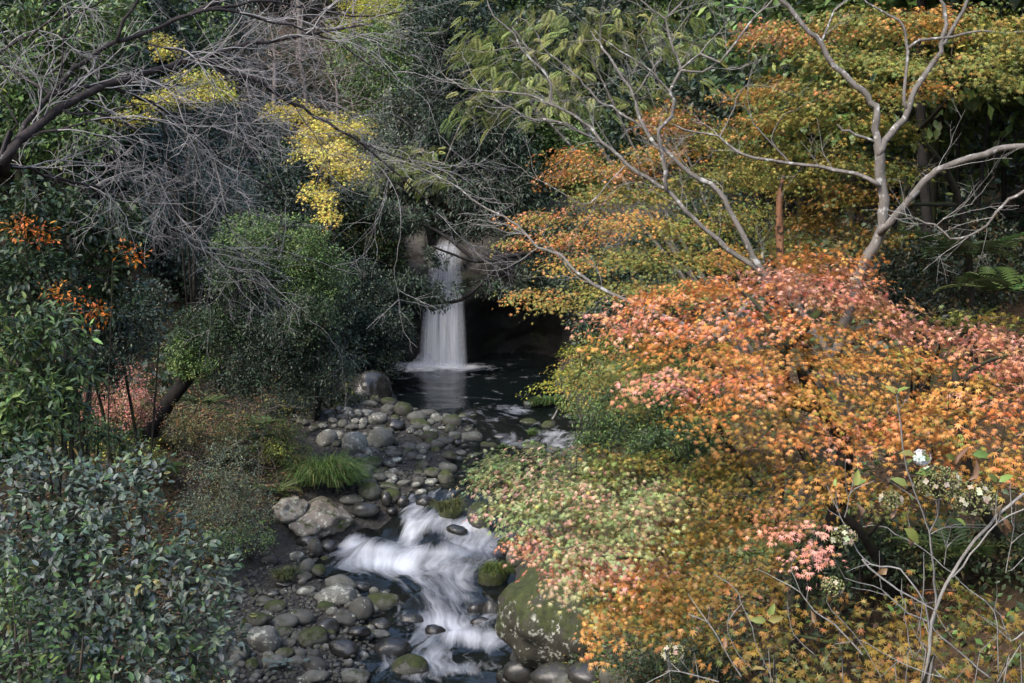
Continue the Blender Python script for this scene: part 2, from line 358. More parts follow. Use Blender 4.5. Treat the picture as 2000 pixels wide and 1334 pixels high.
# ------------------------------------------------------------------ cliff with the hollow beside the fall, and the waterfall
cu = np.linspace(-12, 10, 150); cv = np.linspace(0, 1, 60); CU, CV = np.meshgrid(cu, cv)
top = 5.7 + 0.5 * fbm(np.stack([CU * 0.5, CU * 0, CU * 0], -1), 2, 3) + 0.28 * np.abs(CU + 2.4)
top = np.where(np.abs(CU + 2.2) < 1.0, 5.45, top)
CZ = 0.2 + CV * (top - 0.2)
cyb = 41.6 - 0.02 * (CU + 2.4) ** 2 - 1.8 * sstep(3.4, 5.5, CU + 2.2) - 3.2 * sstep(2.0, 4.2, -(CU + 2.2))
cave = np.exp(-((CU - 0.15) / 1.5) ** 4) * (1 - sstep(2.9, 3.9, CZ))
CY = cyb + 1.9 * cave - 0.25 * np.exp(-((CZ - 4.6) / 0.5) ** 2) + 0.9 * CV ** 3
nn = fbm(np.stack([CU * 0.8, CZ * 1.2, CY * 0.3], -1), 5, 21)
CY = CY + 0.40 * nn; CZ = CZ + 0.12 * fbm(np.stack([CU * 1.1, CZ * 1.1 + 7, CY * 0.3], -1), 3, 22) * (CV < 0.97)
topy = CY[-1:] + np.linspace(0.5, 6, 8)[:, None]; 
CX2 = np.concatenate([CU, np.repeat(CU[-1:], 8, 0)]); CY2 = np.concatenate([CY, topy]); CZ2 = np.concatenate([CZ, CZ[-1:] + np.linspace(0.05, 0.6, 8)[:, None] + 0.2 * fbm(np.stack([CX2[-8:], topy, topy * 0], -1), 3, 23)])
cme = np_mesh('cliff', np.stack([CX2, CY2, CZ2], -1).reshape(-1, 3), [grid_faces(len(cu), 68)], smooth=True)
props(obj('cliff', cme, M['cliff']), kind='structure')

FALL_D = 40.6
def waterfall():
    root = empty('waterfall', tuple(G(865, 716, 1.27)[0]), 'tall silky white waterfall dropping off the dark cliff into the pool', 'waterfall')
    for layer, (dy, wf, am, nm) in enumerate(((0.0, 1.0, 0.80, 'water_sheet'), (-0.16, 0.93, 0.38, 'water_veil'), (0.14, 1.03, 0.30, 'water_veil'))):
        v = np.linspace(0, 1, 90); u = np.linspace(-1, 1, 60); U_, V_ = np.meshgrid(u, v)
        pyv = 462 + V_ * (722 - 462)
        left = np.interp(pyv, [462, 490, 520, 600, 660, 700, 722], [858, 846, 836, 825, 820, 817, 814])
        right = np.interp(pyv, [462, 490, 520, 600, 660, 700, 722], [898, 900, 902, 908, 911, 913, 914])
        cx = (left + right) / 2; hw = (right - left) / 2 * wf
        px = cx + U_ * hw
        d = FALL_D + 0.35 - 0.55 * sstep(0, 0.25, V_) - 0.25 * V_ + dy + 0.10 * np.cos(U_ * 2) + 0.05 * fbm(np.stack([U_ * 6, V_ * 2, 0 * U_ + layer], -1), 2, 31)
        pos = CAM + d[..., None] * (FWD + np.array([1., 0, 0]) * ((px - 1000) / FPX)[..., None] - UPV * ((pyv - 667) / FPX)[..., None])
        edge = (1 - np.abs(U_) ** 3.0) * am * (0.72 + 0.28 * V_)
        edge = np.clip(edge * sstep(0, 0.10, V_), 0, 1)
        o = obj(nm, np_mesh(nm, pos.reshape(-1, 3), [grid_faces(60, 90)], smooth=True, extra={'foam': edge.ravel(), 'flow': np.stack([U_ * 1.0, V_ * 4.3, 0 * U_ + layer], -1).reshape(-1, 3)}), M['fall'], root)
    # spray boiling up at the foot
    k = 0
    for px, py, rx, ry in ((828, 704, 20, 16), (866, 714, 46, 6), (808, 713, 22, 7)):
        u = np.linspace(0, 2 * np.pi, 28, endpoint=False); v = np.linspace(0.02, np.pi / 2, 12)
        U_, V_ = np.meshgrid(u, v); c, dd = G(px, 716, 1.27); sx = rx / FPX * dd; sz = ry * 1.5 / FPX * dd
        r = 1 + 0.22 * fbm(np.stack([np.cos(U_) * 2, np.sin(U_) * 2, V_ * 2 + k], -1), 3, 40 + k)
        pos = np.stack([c[0] + sx * np.sin(V_) * np.cos(U_) * r, 39.7 + 0.5 * sx * np.sin(V_) * np.sin(U_) * r, 1.26 + sz * np.cos(V_) * r], -1)
        i = np.arange(28 * 12).reshape(12, 28); j = np.roll(i, -1, 1)
        F = np.stack([i[:-1], j[:-1], j[1:], i[1:]], -1).reshape(-1, 4)
        o = obj('spray', np_mesh('spray', pos.reshape(-1, 3), [F], smooth=True, extra={'foam': (0.05 + 0.30 * sstep(0.1, 1.4, V_)).ravel(), 'flow': np.stack([np.cos(U_) * .3, V_, np.sin(U_)], -1).reshape(-1, 3)}), M['fall'], root); k += 1
waterfall()

# ------------------------------------------------------------------ rocks
def ico(sub):
    import bmesh
    bm = bmesh.new(); bmesh.ops.create_icosphere(bm, subdivisions=sub, radius=1)
    V = np.array([v.co[:] for v in bm.verts]); F = np.array([[v.index for v in f.verts] for f in bm.faces]); bm.free(); return V, F
ICO4 = ico(4); ICO3 = ico(3); ICO2 = ico(2)
def rock_verts(rng, base, facets=9, soft=9.0, rough=0.05, nz=2.0):
    V, F = base; v = nrm(V)
    n = nrm(rng.normal(size=(facets, 3))); dk = rng.uniform(0.72, 1.05, facets)
    q = np.maximum(v @ n.T, 0) / dk
    s = (np.sum(q ** soft, 1) + 1.0) ** (1 / soft)
    p = v / s[:, None]
    p = p * (1 + rough * fbm(p * nz + rng.uniform(0, 50, 3), 4, int(rng.integers(99))))[:, None]
    lo = p.min(0); hi = p.max(0)
    return (p - (lo + hi) / 2) / ((hi - lo) / 2)
rngR = np.random.default_rng(7)
ROCKS = [np_mesh('rock', rock_verts(rngR, ICO3, int(rngR.integers(6, 12)), rngR.uniform(10, 30), rngR.uniform(0.06, 0.13), 2.6), [ICO3[1]], smooth=True) for _ in range(22)]
PEB = [np_mesh('cobble', rock_verts(rngR, ICO2, 9, 8, 0.04), [ICO2[1]], smooth=True) for _ in range(14)]
for m_ in ROCKS + PEB: m_.materials.append(M['rock_dry'])
RMAT = {'d': 'rock_dry', 'p': 'rock_pale', 'm': 'rock_moss', 'w': 'rock_wet'}
LOOK = {'d': 'grey', 'p': 'pale lichen-spotted', 'm': 'mossy green', 'w': 'wet dark'}
rock_recs = []
def surf(x, y): return max(float(ground(x, y)), float(Wlev(y)) - 0.10)
def ray_surface(px, py):
    v = FWD + np.array([1.0, 0, 0]) * ((px - 1000) / FPX) - UPV * ((py - 667) / FPX)
    t = np.arange(3, 70, 0.05); p = CAM + t[:, None] * v
    z = np.maximum(ground(p[:, 0], p[:, 1]), Wlev(p[:, 1]) - 0.05)
    k = np.argmax(p[:, 2] < z); return p[k], t[k]
def put_rock(px, py, w, h, ty, meshes=ROCKS, rng=rngR, name='rock'):
    p, d = ray_surface(px, py + h * 0.36)
    w, h = w * 1.03, h * 1.06
    rx = w / 2 * d / FPX; rz = max(h / 2 * d / FPX * 1.08, rx * 0.35); ry = (rx * rz) ** 0.5 * rng.uniform(0.9, 1.2)
    o = bpy.data.objects.new(name, meshes[int(rng.integers(len(meshes)))]); COL.objects.link(o)
    o.scale = (rx * 1.06, ry, rz * 1.12); o.rotation_euler = (rng.uniform(-.25, .25), rng.uniform(-.2, .2), rng.choice([0, math.pi]) + rng.uniform(-.3, .3))
    z = surf(p[0], p[1] + ry * 0.5)
    o.location = (p[0], p[1] + ry * 0.5, z + rz * 0.55)
    o.material_slots[0].link = 'OBJECT'; o.material_slots[0].material = M[RMAT[ty]]
    rock_recs.append([o, px, py, w, h, ty, rx]); return o
Zm4 = lambda L: [(600 + a / 5.556, 740 + b / 5.556, c / 5.556, e / 5.556, t) for a, b, c, e, t in L]
Zm5 = lambda L: [(450 + a / 6.234, 1120 + b / 6.234, c / 6.234, e / 6.234, t) for a, b, c, e, t in L]
ZmA = lambda L: [(450 + a / 3.333, 950 + b / 3.333, c / 3.333, e / 3.333, t) for a, b, c, e, t in L]
ZmR = lambda L: [(650 + a / 2.857, 430 + b / 2.857, c / 2.857, e / 2.857, t) for a, b, c, e, t in L]
upper = Zm4([(1045, 350, 210, 150, 'm'), (1190, 420, 200, 110, 'd'), (1235, 490, 210, 80, 'm'), (1310, 375, 210, 60, 'd'), (1575, 470, 220, 120, 'm'), (1435, 445, 140, 70, 'd'), (1735, 440, 150, 60, 'w'), (765, 450, 200, 120, 'p'), (955, 520, 200, 110, 'w'), (780, 550, 210, 70, 'w'), (610, 480, 100, 80, 'p'), (520, 470, 90, 60, 'p'), (640, 385, 130, 80, 'p'), (550, 385, 100, 70, 'p'), (430, 380, 130, 100, 'p'), (340, 360, 100, 90, 'w'), (670, 275, 190, 70, 'd'), (740, 235, 110, 90, 'm'), (880, 350, 160, 110, 'd'), (480, 545, 180, 60, 'd'), (200, 670, 230, 160, 'p'), (340, 620, 150, 90, 'p'), (510, 700, 280, 230, 'p'), (780, 670, 300, 170, 'd'), (800, 605, 260, 50, 'd'), (310, 720, 110, 60, 'm'), (670, 810, 180, 100, 'p'), (590, 865, 160, 70, 'd'), (920, 700, 110, 70, 'm'), (920, 770, 120, 60, 'd'), (940, 820, 180, 60, 'd'), (1085, 800, 100, 80, 'm'), (1110, 755, 160, 80, 'd'), (1250, 755, 160, 90, 'd'), (1330, 645, 180, 110, 'm'), (1490, 690, 200, 80, 'd'), (1550, 560, 120, 100, 'm'), (1600, 620, 130, 70, 'd'), (1770, 650, 260, 110, 'd'), (1630, 700, 80, 60, 'w'), (1410, 730, 150, 100, 'd'), (1540, 860, 150, 70, 'm'), (1230, 870, 150, 55, 'd'), (1240, 945, 150, 80, 'm'), (725, 925, 180, 120, 'm'), (890, 945, 150, 65, 'd'), (960, 895, 140, 60, 'p'), (800, 1010, 160, 60, 'm'), (660, 980, 150, 70, 'd'), (600, 1065, 220, 110, 'd'), (780, 1085, 180, 80, 'd'), (640, 1150, 220, 90, 'd'), (890, 1185, 230, 70, 'm'), (1210, 1020, 110, 50, 'm'), (1350, 1075, 160, 90, 'm'), (1500, 1085, 180, 160, 'm'), (1520, 980, 200, 110, 'd'), (1340, 1140, 150, 70, 'p'), (1210, 1130, 120, 90, 'd'), (1040, 1145, 140, 60, 'd'), (910, 1080, 140, 70, 'p'), (1015, 1040, 100, 50, 'd'), (1185, 540, 150, 50, 'd'), (1465, 545, 90, 35, 'p'), (1340, 580, 130, 30, 'p'), (1750, 560, 70, 40, 'd')])
lower = Zm5([(1335, 175, 370, 170, 'd'), (1260, 320, 480, 190, 'p'), (1170, 430, 230, 110, 'm'), (1235, 480, 150, 90, 'd'), (1570, 470, 310, 240, 'd'), (1840, 350, 400, 190, 'm'), (540, 430, 270, 130, 'm'), (845, 580, 320, 170, 'd'), (1370, 590, 320, 180, 'd'), (1160, 690, 300, 200, 'w'), (310, 610, 290, 190, 'm'), (160, 720, 210, 150, 'd'), (650, 630, 320, 140, 'd'), (400, 860, 400, 270, 'p'), (1000, 820, 340, 220, 'm'), (600, 740, 280, 120, 'm'), (800, 815, 150, 130, 'd'), (700, 880, 200, 100, 'd'), (650, 990, 220, 100, 'm'), (845, 985, 160, 100, 'd'), (520, 1110, 280, 140, 'd'), (820, 1080, 210, 110, 'd'), (1020, 1020, 160, 140, 'd'), (120, 980, 200, 180, 'd'), (60, 1060, 150, 130, 'd'), (250, 1130, 160, 120, 'm'), (1030, 1130, 290, 150, 'd'), (1020, 1280, 330, 130, 'd'), (1370, 950, 360, 180, 'w'), (1560, 730, 280, 120, 'w'), (1830, 650, 260, 150, 'w'), (1820, 770, 230, 90, 'd'), (1500, 1290, 360, 140, 'd'), (1290, 1145, 110, 70, 'w'), (920, 240, 230, 90, 'p'), (510, 280, 170, 90, 'w'), (430, 360, 230, 90, 'd'), (890, 60, 200, 90, 'd'), (880, 125, 110, 70, 'p'), (640, 160, 200, 60, 'w'), (1600, 190, 200, 100, 'w'), (1560, 285, 80, 50, 'p'), (1360, 490, 120, 50, 'd'), (460, 1020, 150, 80, 'd'), (970, 970, 90, 70, 'd'), (445, 550, 100, 70, 'm'), (790, 470, 160, 50, 'w'), (740, 710, 80, 60, 'd'), (40, 1230, 130, 110, 'd'), (310, 1270, 110, 70, 'd'), (420, 485, 150, 50, 'd'), (1280, 1210, 110, 60, 'w')])
casc_r = ZmA([(880, 210, 170, 80, 'w'), (905, 60, 150, 100, 'm'), (1045, 75, 120, 80, 'm'), (790, 110, 150, 55, 'd'), (855, 155, 110, 45, 'd'), (1015, 130, 60, 90, 'w'), (1120, 125, 80, 70, 'w'), (1050, 190, 70, 50, 'w'), (1620, 210, 150, 160, 'm'), (1470, 300, 140, 70, 'w'), (500, 365, 150, 70, 'w'), (635, 410, 110, 80, 'w'), (545, 440, 90, 100, 'd'), (620, 480, 70, 40, 'm'), (430, 465, 100, 60, 'p'), (575, 560, 90, 70, 'm'), (500, 525, 90, 80, 'd'), (250, 495, 110, 70, 'd'), (1000, 685, 90, 30, 'w'), (850, 665, 120, 60, 'w'), (1185, 870, 160, 70, 'w'), (1330, 950, 130, 90, 'w'), (1630, 880, 130, 60, 'w'), (1600, 800, 120, 80, 'w'), (1700, 800, 120, 120, 'w'), (1050, 1060, 230, 120, 'w'), (1160, 1180, 230, 130, 'm'), (1165, 940, 70, 50, 'w'), (970, 975, 130, 50, 'd'), (800, 1260, 190, 80, 'd'), (1240, 50, 70, 35, 'p'), (1265, 110, 110, 70, 'w'), (390, 150, 120, 90, 'p'), (1800, 400, 120, 120, 'm'), (1850, 470, 110, 110, 'm')])
edge_r = [(1025, 1318, 80, 46, 'w'), (1085, 1326, 90, 44, 'w'), (1150, 1328, 80, 40, 'w'), (1000, 1334, 60, 30, 'w'), (1210, 1322, 70, 40, 'm'), (1120, 1345, 90, 40, 'd')]  # rocks added to darken the bank, standing in for black water shadow
riff = ZmR([(1095, 1125, 100, 40, 'm'), (1200, 1145, 90, 50, 'm'), (950, 1205, 110, 30, 'w'), (1115, 1265, 120, 60, 'm'), (1090, 1025, 60, 40, 'w'), (870, 1255, 90, 40, 'm'), (310, 1020, 90, 50, 'm')])
ZONES = [(edge_r, 'foot of the huge boulder'), (upper, 'gravel bar below the pool'), (lower, 'cobble bank at the bottom'), (casc_r, 'main cascade'), (riff, 'shallow riffle beside the pool')]
for L, zone in ZONES:
    for r in L: put_rock(*r); rock_recs[-1].append(zone)
# every listed rock gets words that single it out: look, size and what it lies next to
LAND = {'biggest domed mossy boulder at the pool edge': (788, 803), 'mossy cone-shaped rock in the shallows': (883, 824), 'large pale split boulder beside the grass tuft': (692, 866), 'low wide grey slab on the gravel bar': (740, 861), 'long pale ridge rock beside the side pool': (652, 1171), 'biggest round speckled boulder of the bottom bank': (514, 1258), 'round mossy cushion rock by the side pool': (537, 1189), 'tall round grey boulder beside the rapids': (702, 1195), 'moss-capped broad boulder above the lower falls': (745, 1176), 'glossy black split rock by the lower falls': (670, 1272), 'dark wet dome in the lowest rapids': (765, 1268), 'angular moss-topped rock in the lowest rapids': (798, 1304), 'round black rock in the white water': (849, 1235), 'black wet rock at the lip of the cascade': (714, 1013), 'mossy rock right of the cascade lip': (936, 1013)}
REF = dict(zip(LAND, ['domed pool-edge boulder', 'cone-shaped mossy rock', 'pale split boulder', 'low wide grey slab', 'long pale ridge rock', 'big speckled boulder', 'mossy cushion rock', 'tall round grey boulder', 'moss-capped broad boulder', 'glossy black split rock', 'dark wet dome rock', 'angular moss-topped rock', 'round black rapids rock', 'black cascade-lip rock', 'mossy cascade rock']))
lands = []
for text, (lx, ly) in LAND.items():
    r = min(rock_recs, key=lambda q: (q[1] - lx) ** 2 + (q[2] - ly) ** 2); props(r[0], text, 'rock', 'rocks along the stream'); lands.append((REF[text], r))
ORD = ['', 'second nearest ', 'third nearest ', 'fourth nearest ', 'fifth nearest ', 'sixth nearest ', 'seventh nearest ', 'eighth nearest ', 'ninth nearest ', 'tenth nearest ', 'eleventh nearest ', 'twelfth nearest ']
cnt = {}
todo = [r for r in rock_recs if 'label' not in r[0]]
for r in todo:
    t, lr = min(lands, key=lambda q: (q[1][1] - r[1]) ** 2 + ((q[1][2] - r[2]) * 1.6) ** 2)
    dx, dy = r[1] - lr[1], r[2] - lr[2]
    rel = ('right of' if dx > 0 else 'left of') if abs(dx) > abs(dy) * 1.2 else ('in front of' if dy > 0 else 'behind')
    size = 'large' if r[6] > 0.28 else ('mid-sized' if r[6] > 0.16 else 'small')
    r += [t, (dx * dx + dy * dy) ** .5, f'{size} {LOOK[r[5]]} rock', rel]
for r in sorted(todo, key=lambda q: q[9]):
    key = (r[10], r[11], r[8]); k = cnt.get(key, 0); cnt[key] = k + 1
    props(r[0], f'{ORD[min(k, 11)]}{r[10]} {r[11]} the {r[8]}', 'rock', 'rocks along the stream')
# small cobbles between the listed rocks
CZN = [((560, 950), (790, 960), 115, 'small cobble among the bigger stones of the bar below the pool', 'cobbles of the bar below the pool'),
       ((455, 740), (1150, 1334), 80, 'small cobble among the bigger stones of the bottom bank', 'cobbles of the bottom bank')]
rngC = np.random.default_rng(3)
for (x0, x1), (y0, y1), n, lab, grp in CZN:
    k = 0
    while k < n:
        px, py = rngC.uniform(x0, x1), rngC.uniform(y0, y1)
        if y0 < 1000 and (px < 600 + (py - 790) * 0.4 - 60 * (py < 850) or px > 935 - (py - 850) * 0.1): continue
        if y0 > 1000 and (px > 700 + (1334 - py) * 0.25 or (py < 1200 and px > 520 and px < 660)): continue
        s = rngC.uniform(9, 20); put_rock(px, py, s, s * rngC.uniform(0.5, 0.8), str(rngC.choice(['d', 'd', 'p', 'd', 'm'])), PEB, rngC, 'cobble')
        o = rock_recs[-1][0]; props(o, lab, 'stone', grp); k += 1
# loose pebbles nobody could count
def pebbles():
    rng = np.random.default_rng(5); V0, F0 = ICO2[0], ICO2[1]; V1, F1 = ico(1)
    Vs, Fs, n = [], [], 0
    for (x0, x1, y0, y1, num) in ((600, 945, 795, 975, 1300), (450, 730, 1150, 1334, 1000), (430, 640, 1050, 1160, 350)):
        for _ in range(num):
            px, py = rng.uniform(x0, x1), rng.uniform(y0, y1)
            if y0 < 1000 and px < 600 + (py - 800) * 0.35: continue
            v, t = FWD + np.array([1.0, 0, 0]) * ((px - 1000) / FPX) - UPV * ((py - 667) / FPX), 0
            zg = 0.9 if y0 < 1000 else 0.1
            for _i in range(4):
                t = (zg - CAM[2]) / v[2]; p = CAM + t * v; zg = surf(p[0], p[1])
            r = rng.uniform(0.015, 0.05)
            q = V1 * (r * rng.uniform(0.8, 1.6, 3) * np.array([1, 1, 0.7])) * (1 + 0.12 * rng.normal(size=(len(V1), 1)))
            a = rng.uniform(0, 6.3); c, s = math.cos(a), math.sin(a)
            q = q @ np.array([[c, -s, 0], [s, c, 0], [0, 0, 1]]) + np.array([p[0], p[1], zg + r * 0.3])
            Vs.append(q); Fs.append(F1 + n); n += len(V1)
    props(obj('pebbles', np_mesh('pebbles', np.concatenate(Vs), [np.concatenate(Fs)], smooth=True), M['rock_dry']), 'loose grey pebbles between the stones of the stream banks', 'pebbles', kind='stuff')
pebbles()
# the big boulder, the slab, tussock rocks
def big_rock(name, px, py, d_, rx, ry, rz, mat, label, seed, facets=10, soft=9, rough=0.05, zoff=None, cat='boulder', rot=0):
    rng = np.random.default_rng(seed); V = rock_verts(rng, ICO4, facets, soft, rough, 2.5)
    V = V + 0.045 * fbm(V * 5, 5, seed)[:, None] * nrm(V)
    c = P(px, py, d_)
    if zoff is not None: c = ray_surface(px, py)[0]; c[2] = surf(c[0], c[1]) + zoff
    V = V * np.array([rx, ry, rz])
    if rot: V = V @ np.array(Matrix.Rotation(rot, 3, 'Y')).T
    o = bpy.data.objects.new(name, np_mesh(name, V, [ICO4[1]], smooth=True)); COL.objects.link(o); o.data.materials.append(mat)
    o.location = c; return props(o, label, cat)
big_rock('boulder', 1120, 1195, 16.9, 1.15, 1.1, 0.93, M['boulder'], 'huge rounded boulder patched with moss and pale lichen beside the stream', 4, 8, 14, 0.13)
big_rock('rock_slab', 625, 1010, 21.8, 0.72, 1.0, 0.36, M['slab'], 'broad tan rock slab left of the main cascade', 9, 6, 24, 0.22, zoff=-.06, cat='rock')
big_rock('rock_slab', 565, 1000, 22.0, 0.36, 0.5, 0.30, M['slab'], 'tan knobbly rock joined to the left end of the broad slab', 19, 6, 24, 0.20, zoff=.0, cat='rock')
big_rock('overhang_rock', 690, 735, 35.3, 1.1, 1.2, 1.5, M['cliff'], 'dark overhanging rock on the left shore of the pool', 31, 10, 8, 0.07, cat='rock')
big_rock('overhang_rock', 722, 770, 33.2, 0.65, 0.8, 0.75, M['rock_wet'], 'dark wet rock at the near left corner of the pool', 33, 8, 12, 0.12, cat='rock')
big_rock('tussock_rock', 880, 1008, 22.3, 0.27, 0.27, 0.23, M['tussock'], 'grass-topped mossy rock at the head of the cascade', 14, 9, 7, 0.06, zoff=.12, cat='rock')
big_rock('tussock_rock', 965, 1130, 19.8, 0.30, 0.28, 0.26, M['tussock'], 'mossy tussock rock just above the huge lichen-patched boulder', 15, 9, 7, 0.06, zoff=.12, cat='rock')

# ------------------------------------------------------------------ leaf templates (x = length axis, z = normal)
def tpl_maple():
    ang = np.radians([-122, -100, -76, -57, -38, -19, 0, 19, 38, 57, 76, 100, 122]); r = np.array([.48, .26, .78, .33, .96, .36, 1.08, .36, .96, .33, .78, .26, .48])
    p = np.stack([r * np.cos(ang), r * np.sin(ang), -0.32 * r ** 2], -1); V = np.concatenate([[[0, 0, 0]], p])
    return V, np.array([[0, k, k + 1] for k in range(1, 13)])
def tpl_lance(w=0.2, fold=0.06, droop=0.12):
    V = np.array([[0, 0, 0], [.33, w, fold], [.33, -w, fold], [.7, w * .78, fold - droop * .5], [.7, -w * .78, fold - droop * .5], [1, 0, -droop], [.36, 0, 0], [.7, 0, -droop * .5]])
    F = np.array([[0, 6, 1], [0, 2, 6], [6, 7, 3], [6, 3, 1], [6, 4, 7], [6, 2, 4], [7, 5, 3], [7, 4, 5]]); return V, F
def tpl_dia(w=0.24):
    return np.array([[0, 0, 0], [.45, w, .05], [1, 0, -.08], [.45, -w, .05]]), np.array([[0, 2, 1], [0, 3, 2]])
def tpl_frond(n=11, w=0.42, pw=0.035, curve=0.25):
    V, F = [], []
    for k in range(n):
        t = (k + 1) / (n + 0.5); L = w * (math.sin(math.pi * min(1, t * 0.85 + 0.18)) ** 0.8) * 0.62; z = -curve * t * t
        for s in (-1, 1):
            b = len(V); a = math.radians(68 - 25 * t)
            dx, dy = math.cos(a), s * math.sin(a)
            V += [[t, 0, z], [t + dx * L * .5 - dy * s * pw, dy * L * .5, z + .01], [t + dx * L, dy * L, z - .05], [t + dx * L * .5 + dy * s * pw, dy * L * .5, z - .01]]
            F += [[b, b + 1, b + 2], [b, b + 2, b + 3]]
    return np.array(V), np.array(F)
T_MAPLE, T_LANCE, T_ELL, T_DIA, T_FROND = tpl_maple(), tpl_lance(0.17), tpl_lance(0.25, 0.07, 0.08), tpl_dia(), tpl_frond()
def tpl_kite(w=.22):
    return np.array([[0, 0, 0], [.38, w, .06], [.38, -w, .06], [1, 0, -.10], [.42, 0, 0]]), np.array([[0, 4, 1], [0, 2, 4], [4, 3, 1], [4, 2, 3]])
T_KITE, T_KITEN = tpl_kite(.23), tpl_kite(.16); T_DIAN = tpl_dia(.17)
def tpl_maple_s():
    ang = np.radians([-100, -72, -42, -20, 0, 20, 42, 72, 100]); r = np.array([.62, .30, .92, .36, 1.08, .36, .92, .30, .62])
    p = np.stack([r * np.cos(ang), r * np.sin(ang), -0.32 * r ** 2], -1)
    return np.concatenate([[[0, 0, 0]], p]), np.array([[0, k, k + 1] for k in range(1, 9)])
T_MAPLES = tpl_maple_s()
T_FERN = tpl_frond(13, 0.55, 0.045, 0.45)
def leaf_verts(pos, xd, nd, size, tpl):
    x = nrm(xd); y = nrm(np.cross(nd, x)); z = np.cross(x, y); V = tpl[0]
    out = pos[:, None, :] + size[:, None, None] * (V[None, :, 0:1] * x[:, None] + V[None, :, 1:2] * y[:, None] + V[None, :, 2:3] * z[:, None])
    F = tpl[1][None] + (np.arange(len(pos)) * len(V))[:, None, None]
    return out.reshape(-1, 3), F.reshape(-1, tpl[1].shape[1])
def leaf_mesh(name, pos, xd, nd, size, tpl, col):
    V, F = leaf_verts(pos, xd, nd, size, tpl)
    return np_mesh(name, V, [F], col=np.repeat(col, len(tpl[0]), 0))
LEAF_AREA = {id(T_MAPLE): 1.05, id(T_LANCE): 0.22, id(T_ELL): 0.32, id(T_DIA): 0.24, id(T_FROND): 0.25, id(T_KITE): 0.24, id(T_KITEN): 0.17, id(T_MAPLES): 0.95, id(T_DIAN): 0.17}

# ------------------------------------------------------------------ branching
def catmull(pts, step):
    pts = np.asarray(pts, float); q = np.concatenate([[2 * pts[0] - pts[1]], pts, [2 * pts[-1] - pts[-2]]]); out = []
    for k in range(1, len(q) - 2):
        n = max(2, int(np.linalg.norm(q[k + 1] - q[k]) / step)); t = np.linspace(0, 1, n, endpoint=False)[:, None]
        a, b, c, d = q[k - 1], q[k], q[k + 1], q[k + 2]
        out.append(0.5 * (2 * b + (c - a) * t + (2 * a - 5 * b + 4 * c - d) * t * t + (3 * b - a - 3 * c + d) * t ** 3))
    return np.concatenate(out + [pts[-1:]])
def tubes(chains, sides):
    """chains: list of (pts, radii) -> V, F"""
    if not chains: return np.zeros((0, 3)), np.zeros((0, 4), int)
    ln = np.array([len(c[0]) for c in chains]); pts = np.concatenate([c[0] for c in chains]); rad = np.concatenate([c[1] for c in chains])
    st = np.concatenate([[0], np.cumsum(ln)[:-1]]); en = st + ln - 1
    nx = np.arange(len(pts)) + 1; pv = np.arange(len(pts)) - 1; nx[en] = en; pv[st] = st
    t = nrm(pts[nx] - pts[pv] + 1e-9)
    ax = nrm(pts[en] - pts[st] + 1e-9); ref = np.where(np.abs(ax[:, 2:3]) < 0.8, [[0, 0, 1.0]], [[1.0, 0, 0]]); ref = np.repeat(ref, ln, 0)
    u = nrm(ref - (ref * t).sum(1, keepdims=True) * t); w = np.cross(t, u)
    a = np.arange(sides) * 2 * np.pi / sides
    V = pts[:, None] + rad[:, None, None] * (np.cos(a)[None, :, None] * u[:, None] + np.sin(a)[None, :, None] * w[:, None])
    seg = np.ones(len(pts), bool); seg[en] = False; i = np.nonzero(seg)[0]
    k = np.arange(sides); k2 = (k + 1) % sides
    F = np.stack([i[:, None] * sides + k, i[:, None] * sides + k2, (i[:, None] + 1) * sides + k2, (i[:, None] + 1) * sides + k], -1)
    return V.reshape(-1, 3), F.reshape(-1, 4)
def tube_mesh(name, chains):
    Vs, Fs, n = [], [], 0
    for lo, hi, s in ((0.03, 9, 10), (0.010, 0.03, 6), (0, 0.010, 3)):
        sel = [c for c in chains if lo <= c[1].max() < hi]
        if sel:
            V, F = tubes(sel, s); Vs.append(V); Fs.append(F + n); n += len(V)
    return np_mesh(name, np.concatenate(Vs), [np.concatenate(Fs)], smooth=True)
